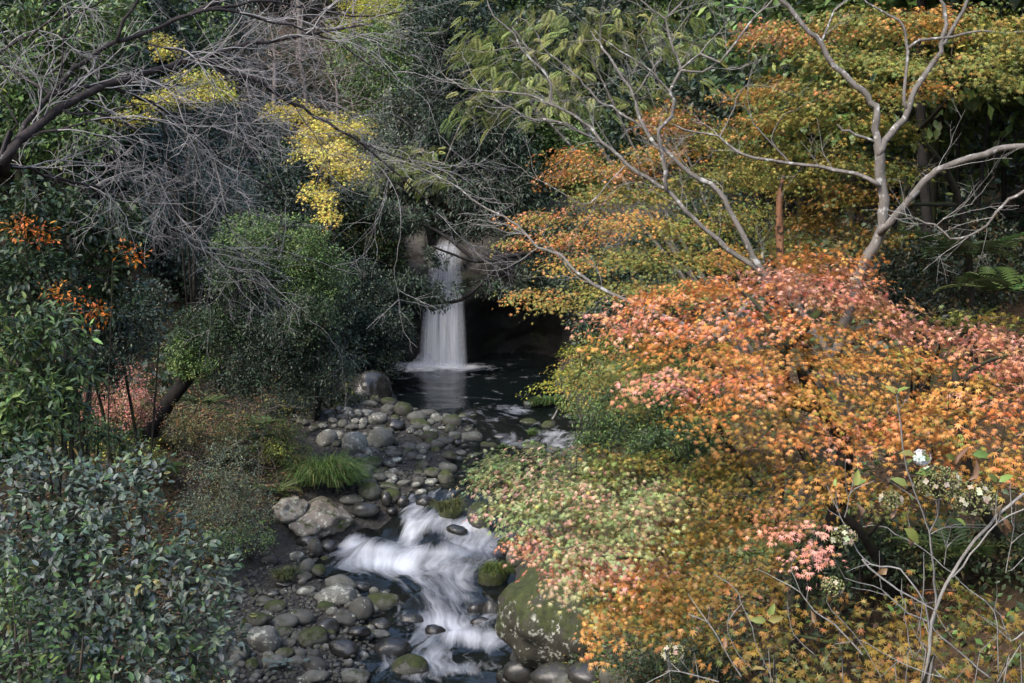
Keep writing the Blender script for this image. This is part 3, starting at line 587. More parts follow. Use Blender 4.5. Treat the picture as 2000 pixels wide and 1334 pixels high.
def grow(seeds, tips, rng, step=0.12, rtip=0.0018, lift=0.10, powr=0.5, wob=0.05):
    """seeds: list of (pts, r0, r1) hand-laid limbs (first is the trunk); tips: twig ends. Returns chains with the seed index they spring from (or -1)."""
    pos, par, giv, sid = [], [], [], []
    for k, (pts, r0, r1) in enumerate(seeds):
        c = catmull(pts, step) if len(pts) > 2 else np.linspace(pts[0], pts[1], max(3, int(np.linalg.norm(np.subtract(pts[1], pts[0])) / step)))
        c = c + wob * 0.25 * step * rng.normal(size=c.shape) * (np.arange(len(c)) > 0)[:, None]
        if k == 0: p0 = -1
        else:
            d = np.linalg.norm(np.array(pos) - c[0], axis=1); p0 = int(np.argmin(d))
        for j, p in enumerate(c):
            if k > 0 and j == 0 and np.linalg.norm(np.array(pos[p0]) - p) < 1e-3: continue
            par.append(p0); pos.append(p); giv.append(r0 + (r1 - r0) * j / (len(c) - 1)); sid.append(k); p0 = len(pos) - 1
    ns = len(pos); cap = ns + len(tips) * 30 + 10
    A = np.zeros((cap, 3)); A[:ns] = pos; n = ns
    if len(tips):
        tips = np.asarray(tips); dmin = np.min(np.linalg.norm(tips[:, None] - A[None, :ns:3], axis=2), 1)
        for q in tips[np.argsort(dmin)]:
            dv = q - A[:n]; d = np.linalg.norm(dv, axis=1)
            cost = d + 0.25 * np.maximum(-dv[:, 2], 0); j = int(np.argmin(cost)); L = d[j]; m = min(28, max(1, int(L / step)))
            t = (np.arange(1, m + 1) / m)[:, None]; side = rng.normal(size=3) * wob * L
            pts = A[j] + dv[j] * t + np.sin(np.pi * t) * (np.array([0, 0, lift * L]) + side); 
            A[n:n + m] = pts; par += [j] + list(range(n, n + m - 1)); giv += [0] * m; sid += [-1] * m; n += m
    par = np.array(par); cnt = np.zeros(n); ch = np.bincount(par[par >= 0], minlength=n); cnt[ch == 0] = 1
    for k in range(n - 1, 0, -1):
        if par[k] >= 0: cnt[par[k]] += cnt[k]
    rad = np.maximum(rtip * cnt ** powr, np.array(giv))
    kids = [[] for _ in range(n)]
    for k in range(n):
        if par[k] >= 0: kids[par[k]].append(k)
    sid = np.array(sid); starts = [(0, -1)]; chains = []
    main = [max(k, key=lambda q: (sid[q] == sid[i] and sid[i] >= 0, rad[q])) if k else -1 for i, k in enumerate(kids)]
    while starts:
        s, p = starts.pop(); idx = [s]; k = s
        while main[k] >= 0:
            for q in kids[k]:
                if q != main[k]: starts.append((q, k))
            k = main[k]; idx.append(k)
        pts = A[idx]; r = rad[idx].copy(); sd = int(sid[s])
        if p >= 0: pts = np.concatenate([A[p:p + 1], pts]); r = np.concatenate([r[:1], r])
        r[-1] *= 0.4; chains.append((pts, r, sd))
    return chains
def plant_wood(root, chains, bark, twig, thick=0.012):
    seeds = {}; rest = []
    for pts, r, sd in chains:
        if sd >= 0: seeds.setdefault(sd, []).append((pts, r))
        elif len(pts) > 1: rest.append((pts, r))
    for k in sorted(seeds): obj('trunk' if k == 0 else 'limb', tube_mesh('trunk' if k == 0 else 'limb', seeds[k]), bark, root)
    big = [c for c in rest if c[1].max() >= thick]; sm = [c for c in rest if c[1].max() < thick]
    if big: obj('branches', tube_mesh('branches', big), bark, root)['kind'] = 'stuff'
    if sm: obj('twigs', tube_mesh('twigs', sm), twig, root)['kind'] = 'stuff'
def spray_twigs(rng, p, d, L, r, level, out, droop=0.0, wander=0.22, kids=5, up=0.0):
    n = max(4, int(L / 0.07)); n = min(n, 16); st = L / n; pts = [np.array(p)]; d = nrm(np.array(d)); bend = rng.normal(size=3) * 0.05
    for k in range(n):
        d = nrm(d + rng.normal(size=3) * wander * 0.5 + bend + np.array([0, 0, up - droop])); pts.append(pts[-1] + d * st)
    pts = np.array(pts); out.append((pts, np.linspace(r, r * 0.35, n + 1)))
    if level > 0:
        for k in range(kids):
            j = int(rng.integers(max(1, n // 5), n)); t = nrm(pts[j] - pts[j - 1]); s = nrm(np.cross(t, rng.normal(size=3)))
            a = rng.uniform(0.45, 0.95)
            spray_twigs(rng, pts[j], t * math.cos(a) + s * math.sin(a), L * rng.uniform(0.35, 0.65) * (1.1 - 0.5 * j / n), r * 0.55, level - 1, out, droop, wander, max(2, kids - 1), up)

# ------------------------------------------------------------------ foliage
def pad_points(rng, pad, n, shell=0.5, clump=True):
    px, py, d, rx, ry = pad[:5]; rz = pad[5] if len(pad) > 5 and pad[5] else 0.8 * (rx + ry) / 2 * d / FPX
    v = nrm(rng.normal(size=(n, 3))) * (rng.uniform(0, 1, (n, 1)) ** shell)
    c = P(px, py, d); sx, sz = rx * d / FPX, ry * d / FPX
    q = c + v * np.array([sx, rz, sz]) + rng.normal(size=v.shape) * 0.10 * np.array([sx, rz, sz])
    f = vnoise(q / (0.30 * max(0.4, min(sx, 2.0))) + 31.7, 3) + 0.35 * vnoise(q / 0.16, 4)
    return q[np.argsort(-f)[: max(2, int(n * 0.66))]] if clump else q[: max(2, int(n * 0.66))]
def pick_col(rng, pal, n, jit=0.18):
    pal = np.array(pal, float); w = pal[:, 3]; k = rng.choice(len(pal), n, p=w / w.sum()); c = pal[k, :3]
    c = c * np.exp(rng.normal(size=(n, 1)) * jit) * (1 + rng.normal(size=(n, 3)) * 0.08)
    return np.clip(c, 0.004, 0.85)
def foliage(rng, pads, pal, tpl, size, cover=2.6, per=14, style='spray', axis_pt=None, spread=0.16, pal_fn=None):
    """returns tips, and arrays for leaves"""
    tips, ps, xs, ns_, cs, ss = [], [], [], [], [], []
    for pad in pads:
        px, py, d, rx, ry = pad[:5]; area = math.pi * rx * ry
        la = LEAF_AREA[id(tpl)] * (size * FPX / d) ** 2 * 0.6
        ncl = max(2, int(cover * area / la / per)); c = pad_points(rng, pad, int(ncl * 1.52) + 2); ncl = len(c); pl = pad[6] if len(pad) > 6 and pad[6] else pal
        ctr = axis_pt if axis_pt is not None else P(px, py, d) * np.array([1, 1, 1]) 
        outd = c - ctr; outd[:, 2] *= 0.3; outd = nrm(outd + rng.normal(size=c.shape) * 0.35)
        cc = pick_col(rng, pl, ncl, 0.12); tips.append(c)
        k = per; C = np.repeat(c, k, 0); O = np.repeat(outd, k, 0); N = len(C)
        if style == 'spray':
            rr = spread * np.sqrt(rng.uniform(0, 1, N)); th = rng.uniform(0, 2 * np.pi, N)
            up = np.array([0, 0, 1.0]); tilt = np.repeat(nrm(up + 0.22 * rng.normal(size=c.shape) + 0.25 * outd), k, 0)
            e1 = nrm(O - (O * tilt).sum(1, keepdims=True) * tilt); e2 = np.cross(tilt, e1)
            off = e1 * (rr * np.cos(th) * 1.25)[:, None] + e2 * (rr * np.sin(th))[:, None]
            p = C + off; p[:, 2] -= 0.45 * rr * rr / spread + rng.normal(size=N) * 0.010
            xd = nrm(off + e1 * spread * 0.8 + rng.normal(size=p.shape) * 0.06) ; xd[:, 2] -= rng.uniform(0.0, 0.55, N)
            nd = tilt + 0.30 * rng.normal(size=p.shape)
        else:  # rosette
            xd = nrm(O * 0.6 + rng.normal(size=C.shape) * 0.75 + np.array([0, 0, 0.1])); p = C + xd * (rng.uniform(0.1, 1, N) * spread)[:, None]
            nd = np.array([0, 0, 1.0]) + 0.45 * rng.normal(size=C.shape) + 0.3 * xd
            xd = xd.copy(); xd[:, 2] -= 0.25
        col = np.repeat(cc, k, 0) * np.exp(rng.normal(size=(N, 1)) * 0.14)
        swap = rng.uniform(size=N) < 0.22; col[swap] = pick_col(rng, pl, int(swap.sum()))
        ps.append(p); xs.append(xd); ns_.append(nd); cs.append(np.clip(col, 0.003, 0.9)); ss.append(size * rng.uniform(0.7, 1.2, N))
    return np.concatenate(tips), [np.concatenate(a) for a in (ps, xs, ns_, ss, cs)]
def leaf_parts(parent, L, tpl, mat, n, rng):
    """the n leaves that show largest are parts of their own; returns the rest"""
    pos, xd, nd, size, col = L; px, py, d = project(pos)
    vis = (px > 5) & (px < 1995) & (py > 5) & (py < 1330)
    score = np.where(vis, d - 0.6 * pos[:, 2] * 0.3, 99) + rng.uniform(0, 0.5, len(d)); idx = np.argsort(score)[:n]
    cl = col[idx[:: max(1, n // 18)]]
    meshes = {}
    x = nrm(xd[idx]); y = nrm(np.cross(nd[idx], x)); z = np.cross(x, y)
    l = Vector((0, 0, 0))   # the crown mesh is in world coordinates
    for j, i in enumerate(idx):
        k = int(np.argmin(((cl - col[i]) ** 2).sum(1)))
        if k not in meshes:
            meshes[k] = np_mesh('leaf', tpl[0], [tpl[1]], col=np.repeat(cl[k:k + 1], len(tpl[0]), 0)); meshes[k].materials.append(mat)
        o = bpy.data.objects.new('leaf', meshes[k]); COL.objects.link(o); o.parent = parent
        R = Matrix(np.stack([x[j], y[j], z[j]], 1).tolist()).to_4x4()
        o.matrix_local = Matrix.Translation(Vector(pos[i]) - l) @ R @ Matrix.Scale(float(size[i]), 4)
    keep = np.ones(len(pos), bool); keep[idx] = False
    return [a[keep] for a in L]
def tree(name, label, cat, seeds, pads, pal, tpl, size, mat, bark, twig, seed, group=None, cover=2.6, per=14, style='spray', spread=0.16, rtip=0.0018, step=0.14, parts=0, lift=0.1, wood=True, axis_pt=None, tipfrac=1.0, powr=0.5):
    rng = np.random.default_rng(seed)
    if axis_pt is None: axis_pt = np.mean([np.asarray(s[0])[-1] for s in seeds], 0)
    tips, L = foliage(rng, pads, pal, tpl, size, cover, per, style, axis_pt, spread)
    root = empty(name, tuple(np.asarray(seeds[0][0])[0]), label, cat, group)
    if wood:
        tp = tips if tipfrac >= 1 else tips[rng.uniform(size=len(tips)) < tipfrac]
        plant_wood(root, grow(seeds, tp, rng, step, rtip, lift, powr), bark, twig)
    if parts:
        hold = obj('crown', bpy.data.meshes.new('crown'), None, root)
        L = leaf_parts(hold, L, tpl, mat, parts, rng)
        hold.data = leaf_mesh('crown', *L[:4], tpl, L[4]); hold.data.materials.append(mat); hold['kind'] = 'stuff'
    else:
        o = obj('crown', leaf_mesh('crown', *L[:4], tpl, L[4]), mat, root); o['kind'] = 'stuff'
    return root
def base_at(x, y): return np.array([x, y, float(ground(x, y)) - 0.15])
def trunk_from(base, *pp): return [base] + [np.asarray(p) for p in pp]

# palettes: r g b weight
ORANGE = [(.58, .22, .06, 4), (.62, .29, .10, 3), (.60, .30, .20, 2.5), (.50, .15, .05, 1.2), (.50, .32, .08, .8)]
PINK = [(.62, .32, .24, 4), (.60, .27, .15, 3), (.62, .34, .15, 2), (.54, .19, .12, 1)]
AMBER = [(.50, .25, .06, 4), (.56, .27, .09, 2.5), (.38, .24, .05, 2.5), (.52, .20, .06, 1.3), (.20, .20, .05, 1.2)]
OCHRE = [(.23, .14, .028, 4), (.18, .13, .028, 3), (.31, .15, .045, 1.4), (.10, .115, .03, 2.4)]
OLIVE = [(.27, .24, .055, 4), (.19, .22, .055, 4), (.38, .27, .07, 1.6), (.42, .22, .07, .6), (.13, .18, .05, 2)]
ORL = ORANGE[:3] + [(.30, .25, .06, 5), (.22, .23, .06, 3)]
AMO = AMBER[:3] + [(.22, .23, .06, 5)]
MIXG = [(.27, .34, .14, 4.5), (.35, .38, .17, 3), (.56, .38, .24, 2), (.57, .34, .25, 1.3), (.48, .42, .16, 1.5), (.22, .30, .11, 2)]
YELLOW = [(.66, .55, .13, 5), (.58, .50, .12, 3), (.44, .45, .10, 1.5), (.62, .45, .09, 1)]
YGREEN = [(.36, .36, .06, 4), (.26, .32, .06, 3), (.5, .42, .06, 2)]
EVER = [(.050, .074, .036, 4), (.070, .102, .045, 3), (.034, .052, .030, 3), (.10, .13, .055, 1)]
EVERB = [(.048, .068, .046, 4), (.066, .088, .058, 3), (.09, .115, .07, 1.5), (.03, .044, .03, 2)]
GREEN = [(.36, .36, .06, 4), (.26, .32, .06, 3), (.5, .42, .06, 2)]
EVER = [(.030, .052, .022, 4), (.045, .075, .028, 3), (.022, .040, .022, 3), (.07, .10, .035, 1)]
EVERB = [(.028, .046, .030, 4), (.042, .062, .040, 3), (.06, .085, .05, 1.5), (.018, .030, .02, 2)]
GREEN = [(.085, .14, .04, 4), (.12, .19, .05, 3), (.055, .095, .035, 3), (.17, .22, .06, 1)]
GREY = [(.08, .105, .075, 4), (.105, .13, .095, 3), (.05, .07, .05, 3), (.14, .155, .10, 1)]
SHRUB = [(.085, .110, .088, 5), (.06, .085, .06, 4), (.13, .155, .125, 2), (.07, .12, .045, 2), (.16, .15, .05, .4)]
FEATH = [(.22, .26, .08, 4), (.28, .30, .09, 3), (.16, .20, .06, 3)]
RUST = [(.5, .15, .02, 4), (.42, .10, .02, 2), (.5, .24, .04, 1), (.2, .14, .03, 1)]
REDS = [(.45, .17, .14, 4), (.48, .24, .18, 3), (.25, .12, .05, 2), (.12, .11, .04, 2)]

# ------------------------------------------------------------------ hillside trees (few meshes, many copies)
def generic_tree(seed, h, r, pal, tpl, size, n, mat, trunk_h=0.35, per=9, spread=0.35, sq=0.8, bark='bark_dark'):
    """local-space tree: returns list of (part name, mesh, material)"""
    rng = np.random.default_rng(seed); out = []
    seeds = [([np.array([0, 0, -0.3]), np.array([.1, .05, h * .3]), np.array([-.05, .1, h * .62]), np.array([.05, 0, h * .85])], 0.035 * h * .5, 0.02)]
    lob = [(np.array([math.cos(a) * r * .5, math.sin(a) * r * .5, h * rng.uniform(trunk_h + .12, .85)]), r * rng.uniform(.45, .7)) for a in rng.uniform(0, 6.3, 9)] + [(np.array([0, 0, h * .85]), r * .55)]
    k = rng.integers(len(lob), size=n); v = nrm(rng.normal(size=(n, 3))) * rng.uniform(0.2, 1, (n, 1)) ** .4
    c = np.array([lob[i][0] for i in k]) + v * np.array([lob[i][1] for i in k])[:, None] * np.array([1, 1, sq])
    ch = grow(seeds, c[::3], rng, 0.4, 0.006, 0.08)
    tk = [(p, q) for p, q, sd in ch if sd >= 0]; br = [(p, q) for p, q, sd in ch if sd < 0 and len(p) > 1]
    out.append(('trunk', tube_mesh('trunk', tk), M[bark])); out.append(('branches', tube_mesh('branches', br), M[bark]))
    if tpl is None: return out
    C = np.repeat(c, per, 0); N = len(C); xd = nrm(rng.normal(size=(N, 3)) + nrm(C - np.array([0, 0, h * .5])) * .6)
    p = C + xd * (spread * rng.uniform(.1, 1, N))[:, None]; nd = np.array([0, 0, 1.]) + .5 * rng.normal(size=(N, 3)); xd[:, 2] -= .2
    col = np.repeat(pick_col(rng, pal, n, .15), per, 0) * np.exp(rng.normal(size=(N, 1)) * .15)
    out.append(('crown', leaf_mesh('crown', p, xd, nd, size * rng.uniform(.7, 1.2, N), tpl, np.clip(col, .003, .9)), mat)); return out
def place_tree(tpl_parts, name, x, y, s, rz, label, cat, group):
    o = empty(name, (x, y, float(ground(x, y)) - 0.1), label, cat, group); o.scale = (s, s, s); o.rotation_euler = (0, 0, rz)
    for nm, me, mt in tpl_parts:
        c = obj(nm, me, mt); c.parent = o
        if nm != 'trunk': c['kind'] = 'stuff'
    return o
HK = {
 'dark': generic_tree(101, 7.5, 2.7, EVERB, T_DIA, 0.20, 2000, M['gloss']),
 'green': generic_tree(102, 6.5, 2.5, GREEN, T_DIA, 0.17, 2000, M['gloss']),
 'grey': generic_tree(103, 5.5, 2.4, GREY, T_DIA, 0.15, 2100, M['gloss'], trunk_h=0.15),
 'olive': generic_tree(104, 6.0, 2.3, FEATH, T_DIA, 0.15, 1600, M['soft']),
 'bare': generic_tree(105, 6.0, 2.4, None, None, 0, 1500, None, bark='twig_far'),
 'yellow': generic_tree(106, 5.0, 2.0, YGREEN, T_DIA, 0.14, 1300, M['soft']),
}
HLAB = {'dark': ('dark bluish evergreen tree in the crowded wood on the slopes', 'dark evergreens on the slopes'), 'green': ('mid green broadleaf tree in the crowded wood on the slopes', 'green trees on the slopes'),
        'grey': ('grey-green small-leaved tree in the thicket on the slopes', 'grey-green trees on the slopes'), 'olive': ('olive light-leaved tree in the wood on the slopes', 'olive trees on the slopes'),
        'bare': ('leafless brown twiggy tree on the upper slope', 'bare trees on the upper slope'), 'yellow': ('yellow-green autumn tree high on the far slope', 'yellow-green trees on the far slope')}
rngH = np.random.default_rng(77); placed = []
def ZONE(px, d):
    if d > 58: return 'high on the far slope ' + ('left of the fall' if px < 860 else 'beyond the fall')
    if px < 250: return 'on the left slope near the frame edge'
    if px < 620: return 'on the left slope behind the yellow maples'
    if px < 840: return 'on the slope just left of the tall dark evergreen'
    if px < 1230: return 'on the slope right above the waterfall'
    if px < 1500: return 'behind the orange-fringed middle maple'
    return 'in the deep shade behind the forked grey tree'
def hill(kind, px, d, s=1.0, label=None):
    p = P(px, 500, d); x, y = p[0], p[1]
    lab, grp = HLAB[kind]; w_ = ZONE(px, d); lab, grp = lab.split(' in the ')[0].split(' on the ')[0].split(' high on')[0] + ' ' + w_, grp.split(' on the ')[0] + ' ' + w_; place_tree(HK[kind], 'hillside_tree', x, y, s, rngH.uniform(0, 6.3), label or lab, 'tree', grp); placed.append((x, y))
# back slope above the fall
for kind, px, d, s in [('dark', 905, 45.5, 1.15), ('dark', 990, 47, 1.2), ('green', 1080, 46, 1.0), ('dark', 1160, 48, 1.1), ('grey', 790, 46, 0.9), ('grey', 720, 45, .95), ('bare', 660, 47, 1.1), ('bare', 600, 50, 1.3), ('bare', 700, 54, 1.3), ('grey', 640, 43.5, .7), ('bare', 540, 47, 1.2), ('grey', 500, 45, 1.0), ('green', 760, 52, 1.0),
                       ('yellow', 770, 60, 1.2), ('yellow', 700, 62, 1.0), ('olive', 840, 56, 1.3), ('dark', 930, 54, 1.4), ('green', 1020, 56, 1.3), ('dark', 1110, 57, 1.4), ('olive', 1220, 52, 1.3), ('dark', 1300, 50, 1.3), ('green', 1380, 47, 1.2), ('dark', 1460, 44, 1.2), ('green', 1250, 42, 1.0), ('dark', 1340, 40, 1.1),
                       ('bare', 480, 56, 1.3), ('grey', 400, 52, 1.3), ('bare', 330, 50, 1.3), ('grey', 250, 48, 1.3), ('green', 160, 46, 1.3), ('bare', 590, 60, 1.4), ('bare', 760, 66, 1.5), ('grey', 560, 66, 1.4), ('green', 430, 64, 1.5), ('olive', 880, 66, 1.6), ('dark', 1000, 68, 1.6), ('green', 1130, 68, 1.6), ('dark', 1270, 64, 1.6), ('green', 1400, 60, 1.6),
                       ('grey', 690, 70, 1.5), ('olive', 640, 76, 1.6), ('green', 800, 78, 1.8), ('dark', 930, 80, 1.8), ('green', 1060, 82, 1.8), ('olive', 520, 76, 1.8), ('grey', 300, 66, 1.6), ('dark', 150, 62, 1.6), ('green', 30, 54, 1.5),
                       # left slope
                       ('grey', 430, 34, .85), ('grey', 330, 35, .9), ('grey', 520, 37, .9), ('dark', 590, 39, .9), ('grey', 240, 33, 1.0), ('green', 130, 32, 1.1), ('grey', 380, 40, 1.1), ('bare', 460, 42, 1.2), ('dark', 40, 30, 1.1), ('green', 280, 41, 1.2), ('dark', 180, 38, 1.2), ('grey', 560, 42, 1.0), ('green', 60, 40, 1.3), ('dark', -60, 35, 1.2),
                       # right slope, in deep shade
                       ('dark', 1560, 34, 1.1), ('dark', 1660, 30, 1.1), ('dark', 1760, 27, 1.0), ('green', 1850, 31, 1.1), ('dark', 1940, 25, 1.0), ('dark', 2040, 22, 1.0), ('dark', 1480, 36, 1.0), ('dark', 1600, 42, 1.4), ('green', 1720, 40, 1.4), ('dark', 1830, 38, 1.4), ('dark', 1950, 34, 1.4), ('dark', 2080, 30, 1.3), ('green', 1540, 52, 1.6), ('dark', 1680, 50, 1.6), ('dark', 1820, 48, 1.6), ('dark', 1980, 44, 1.6)]:
    hill(kind, px, d, s)
# the wood goes on up the left hill beyond the frame; near right-hand trees added to shade the wood below
for x, y, k in [(7.6, 13.8, 'dark'), (9.2, 16.8, 'dark'), (10.6, 12.6, 'dark'), (6.9, 18.6, 'green'), (-22, 27, 'grey'), (-25, 12, 'dark'), (-26, 33, 'green'), (-20, 2, 'green'), (-28, 22, 'dark'), (-30, 5, 'green'), (16, 8, 'dark'), (19, 14, 'green'), (-24, 40, 'dark')]:
    place_tree(HK[k], 'hillside_tree', x, y, 1.35 if 6 < x < 11 else 1.2, rngH.uniform(0, 6.3), HLAB[k][0], 'tree', HLAB[k][1])

for x, y, k, sc in [(6.2, 7.4, 'yellow', .55), (7.8, 9.8, 'olive', .6), (6.6, 4.6, 'green', .55), (-8.6, 7.0, 'green', .6)]:
    place_tree(HK[k], 'hillside_tree', x, y, sc, rngH.uniform(0, 6.3), HLAB[k][0], 'tree', HLAB[k][1])
# ------------------------------------------------------------------ evergreen shrubs and trees one by one
def bush(name, label, pads, pal, size, seed, tpl=T_ELL, mat='gloss', cover=2.4, per=9, spread=0.12, bark='bark_dark', stems=3, rtip=0.0025, group=None, style='rosette', parts=0, cat='shrub', base=None, tipfrac=0.5, seeds=None, lift=0.08, thin=1.0):
    rng = np.random.default_rng(seed); p0 = pads[0]; c = P(p0[0], p0[1], p0[2])
    if size * FPX / p0[2] < 10.5: tpl = {id(T_ELL): T_DIA, id(T_LANCE): T_DIAN}.get(id(tpl), tpl)
    if size * FPX / p0[2] < 14: tpl = {id(T_ELL): T_KITE, id(T_LANCE): T_KITEN, id(T_MAPLE): T_MAPLES}.get(id(tpl), tpl)
    if seeds is None:
        b = base_at(c[0], c[1] + 0.3) if base is None else np.asarray(base); seeds = []
        for k in range(stems):
            q = P(*pads[k % len(pads)][:3]) + rng.normal(size=3) * 0.12; b2 = b + np.array([rng.normal() * .12, rng.normal() * .12, 0]) * (k > 0)
            r0 = thin * 0.012 + thin * 0.012 * max(0.5, np.linalg.norm(q - b) ** .7) / (1 + .4 * k)
            seeds.append(([b2 if k else b, b + (q - b) * 0.5 + rng.normal(size=3) * .08, q], r0, r0 * .3))
    return tree(name, label, cat, seeds, pads, pal, tpl, size, M[mat], M[bark], M['twig_brown'], seed, group, cover, per, style, spread, rtip, 0.16, parts, lift, True, None, tipfrac)
# upper left glossy tree
bush('evergreen_tree', 'glossy mid-green broadleaf tree in the top left corner behind bare branches', [(90, 60, 15.5, 150, 90), (40, 190, 15, 90, 110), (170, 150, 16, 90, 90), (230, 40, 16.5, 60, 60), (120, 270, 15, 90, 60)], GREEN, 0.095, 201, cover=2.2, cat='tree', spread=.14)
bush('evergreen_tree', 'dark leafy tree at the left edge with bluish sheen under the bare limbs', [(70, 420, 13.5, 120, 80), (190, 470, 14, 100, 70), (60, 540, 13, 100, 70), (200, 560, 14, 80, 60), (240, 430, 14.5, 50, 50)], EVER, 0.09, 202, cover=2.3, cat='tree', spread=.13)
bush('evergreen_shrub', 'fine-leaved dark shrub left of centre on the bank above the red undergrowth', [(235, 640, 18, 80, 70), (170, 620, 17.5, 70, 70), (290, 600, 19, 40, 60), (200, 710, 17.5, 70, 60)], EVERB, 0.065, 203, cover=2.2, spread=.11)
bush('evergreen_shrub', 'drooping long-leaved green shrub at the left edge of the frame', [(60, 670, 10.5, 120, 80), (30, 780, 10, 110, 80), (110, 760, 10.8, 70, 80), (20, 860, 9.8, 90, 50)], GREEN + EVER, 0.10, 204, T_LANCE, cover=2.3, spread=.14)
for k, (pads, lab) in enumerate([([(75, 455, 12.6, 40, 30, .3), (40, 440, 12.5, 30, 20, .2)], 'small orange-leaved sapling among the dark leaves near the left edge'), ([(245, 490, 12.8, 26, 16, .2), (262, 500, 12.8, 18, 12, .2)], 'short rust-orange twig of leaves hanging right of the dark left tree'), ([(165, 600, 12.2, 30, 26, .3), (120, 575, 12.2, 34, 22, .3), (190, 622, 12.2, 14, 12, .2)], 'lower orange-leaved spray hanging over the dark shrubs at left')]):
    bush('orange_sapling', lab, pads, RUST, 0.06, 210 + k, T_ELL, 'maple', cover=.55, per=6, spread=.12, cat='sapling', group='orange saplings on the left', stems=1, thin=.35, base=base_at(P(*pads[0][:3])[0] - .4, P(*pads[0][:3])[1] + .5))
# leaning tree
Lb = ray_surface(280, 850)[0]; Lb[2] -= 0.1; ld = (Lb - CAM) @ FWD
bush('leaning_tree', 'leaning dark-trunked evergreen with bright green crown over the left bank', [(530, 470, ld + .6, 110, 55, 1.0, GREEN), (600, 540, ld + .8, 80, 70, .9, GREEN), (470, 540, ld + .3, 70, 60, .9, EVER), (420, 640, ld, 90, 50, .9, EVER), (540, 640, ld + .4, 110, 70, 1.1, EVERB), (500, 720, ld, 110, 60, 1.0, EVERB), (610, 700, ld + .5, 80, 80, .9, EVERB), (360, 690, ld - .3, 40, 35, .5, GREEN), (390, 715, ld - .3, 50, 30, .5, GREEN), (600, 620, ld, 60, 60, .8, EVER)], EVER, 0.062, 220, cover=2.6, per=10, spread=.12, cat='tree', bark='bark_black',
     seeds=[([Lb, P(330, 785, ld), P(385, 715, ld), P(440, 620, ld), P(470, 560, ld + .2), P(520, 480, ld + .5)], 0.17, 0.05), ([P(415, 665, ld), P(470, 640, ld + .1), P(540, 650, ld + .3), P(600, 690, ld + .4)], 0.06, 0.02), ([P(445, 610, ld), P(500, 560, ld + .3), P(570, 540, ld + .6)], 0.06, 0.02)])
bush('evergreen_shrub', 'dark shrub mass hanging over the pool just left of the waterfall', [(715, 640, 34.5, 75, 60), (760, 640, 35.5, 50, 40), (690, 560, 35, 60, 60), (660, 690, 33.5, 60, 60), (740, 700, 34.5, 50, 40), (640, 600, 33, 60, 80), (780, 655, 36, 32, 22)], EVERB, 0.085, 230, cover=2.6, per=10, spread=.16, rtip=.004)
bush('evergreen_shrub', 'ochre-tinged dark shrub on the rock wall above the dark pool shore', [(730, 480, 39, 60, 50), (690, 420, 39, 60, 60), (640, 480, 38, 60, 60), (770, 520, 39.5, 30, 60)], EVER + [(.10, .085, .02, 3)], 0.10, 231, cover=2.2, per=9, spread=.18, rtip=.004)
bush('evergreen_shrub', 'low dark shrub with yellow-green tips at the upstream end of the gravel bar', [(640, 740, 30.5, 50, 40), (600, 770, 29, 50, 35), (660, 770, 30.5, 30, 30), (560, 800, 27.5, 50, 30), (692, 785, 31.5, 44, 20), (722, 762, 33, 34, 22), (700, 760, 33, 40, 26)], EVERB + [(.22, .22, .04, 1)], 0.06, 232, cover=2.2, per=8, spread=.13, rtip=.003)
# big dark evergreen and the boughs reaching over the fall
bush('evergreen_tree', 'tall dark evergreen with drooping leaf whorls above the waterfall', [(870, 120, 39, 70, 110), (900, 60, 39.5, 90, 60), (930, 200, 39, 80, 70), (880, 260, 38.5, 60, 60), (960, 300, 39, 80, 60), (1010, 370, 39, 80, 60), (940, 390, 38.5, 60, 50), (1050, 440, 38.5, 70, 50), (870, 340, 39, 50, 50)], EVERB, 0.17, 240, T_LANCE, cover=3.2, per=9, spread=.22, rtip=.005, cat='tree', base=base_at(P(960, 500, 42)[0], 47.2), stems=4)
eb = P(1085, 470, 38.2)
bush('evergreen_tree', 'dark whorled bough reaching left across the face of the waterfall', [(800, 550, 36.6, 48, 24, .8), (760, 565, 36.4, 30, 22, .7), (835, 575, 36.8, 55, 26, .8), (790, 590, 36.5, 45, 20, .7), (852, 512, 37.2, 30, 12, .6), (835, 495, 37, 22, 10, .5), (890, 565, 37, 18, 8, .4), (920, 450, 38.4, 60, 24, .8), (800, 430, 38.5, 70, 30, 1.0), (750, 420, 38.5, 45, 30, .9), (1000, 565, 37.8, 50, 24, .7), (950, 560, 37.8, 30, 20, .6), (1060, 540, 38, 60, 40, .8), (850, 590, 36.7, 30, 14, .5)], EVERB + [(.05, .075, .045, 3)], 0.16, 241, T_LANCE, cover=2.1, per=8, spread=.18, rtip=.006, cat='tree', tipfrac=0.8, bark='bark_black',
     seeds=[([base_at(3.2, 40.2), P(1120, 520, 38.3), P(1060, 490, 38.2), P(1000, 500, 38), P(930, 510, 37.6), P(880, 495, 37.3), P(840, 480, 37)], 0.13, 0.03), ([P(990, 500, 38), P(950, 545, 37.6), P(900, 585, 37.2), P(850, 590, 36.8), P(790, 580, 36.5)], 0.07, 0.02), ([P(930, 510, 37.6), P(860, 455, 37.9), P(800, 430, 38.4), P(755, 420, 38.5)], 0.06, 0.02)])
bush('evergreen_tree', 'pale grey-green shiny-leaved tree left of the tall dark evergreen', [(790, 210, 43, 45, 60), (770, 290, 42.5, 50, 50), (820, 300, 42.5, 30, 40)], GREY + [(.14, .16, .11, 3)], 0.14, 242, cover=2.2, per=9, spread=.2, rtip=.005, cat='tree')
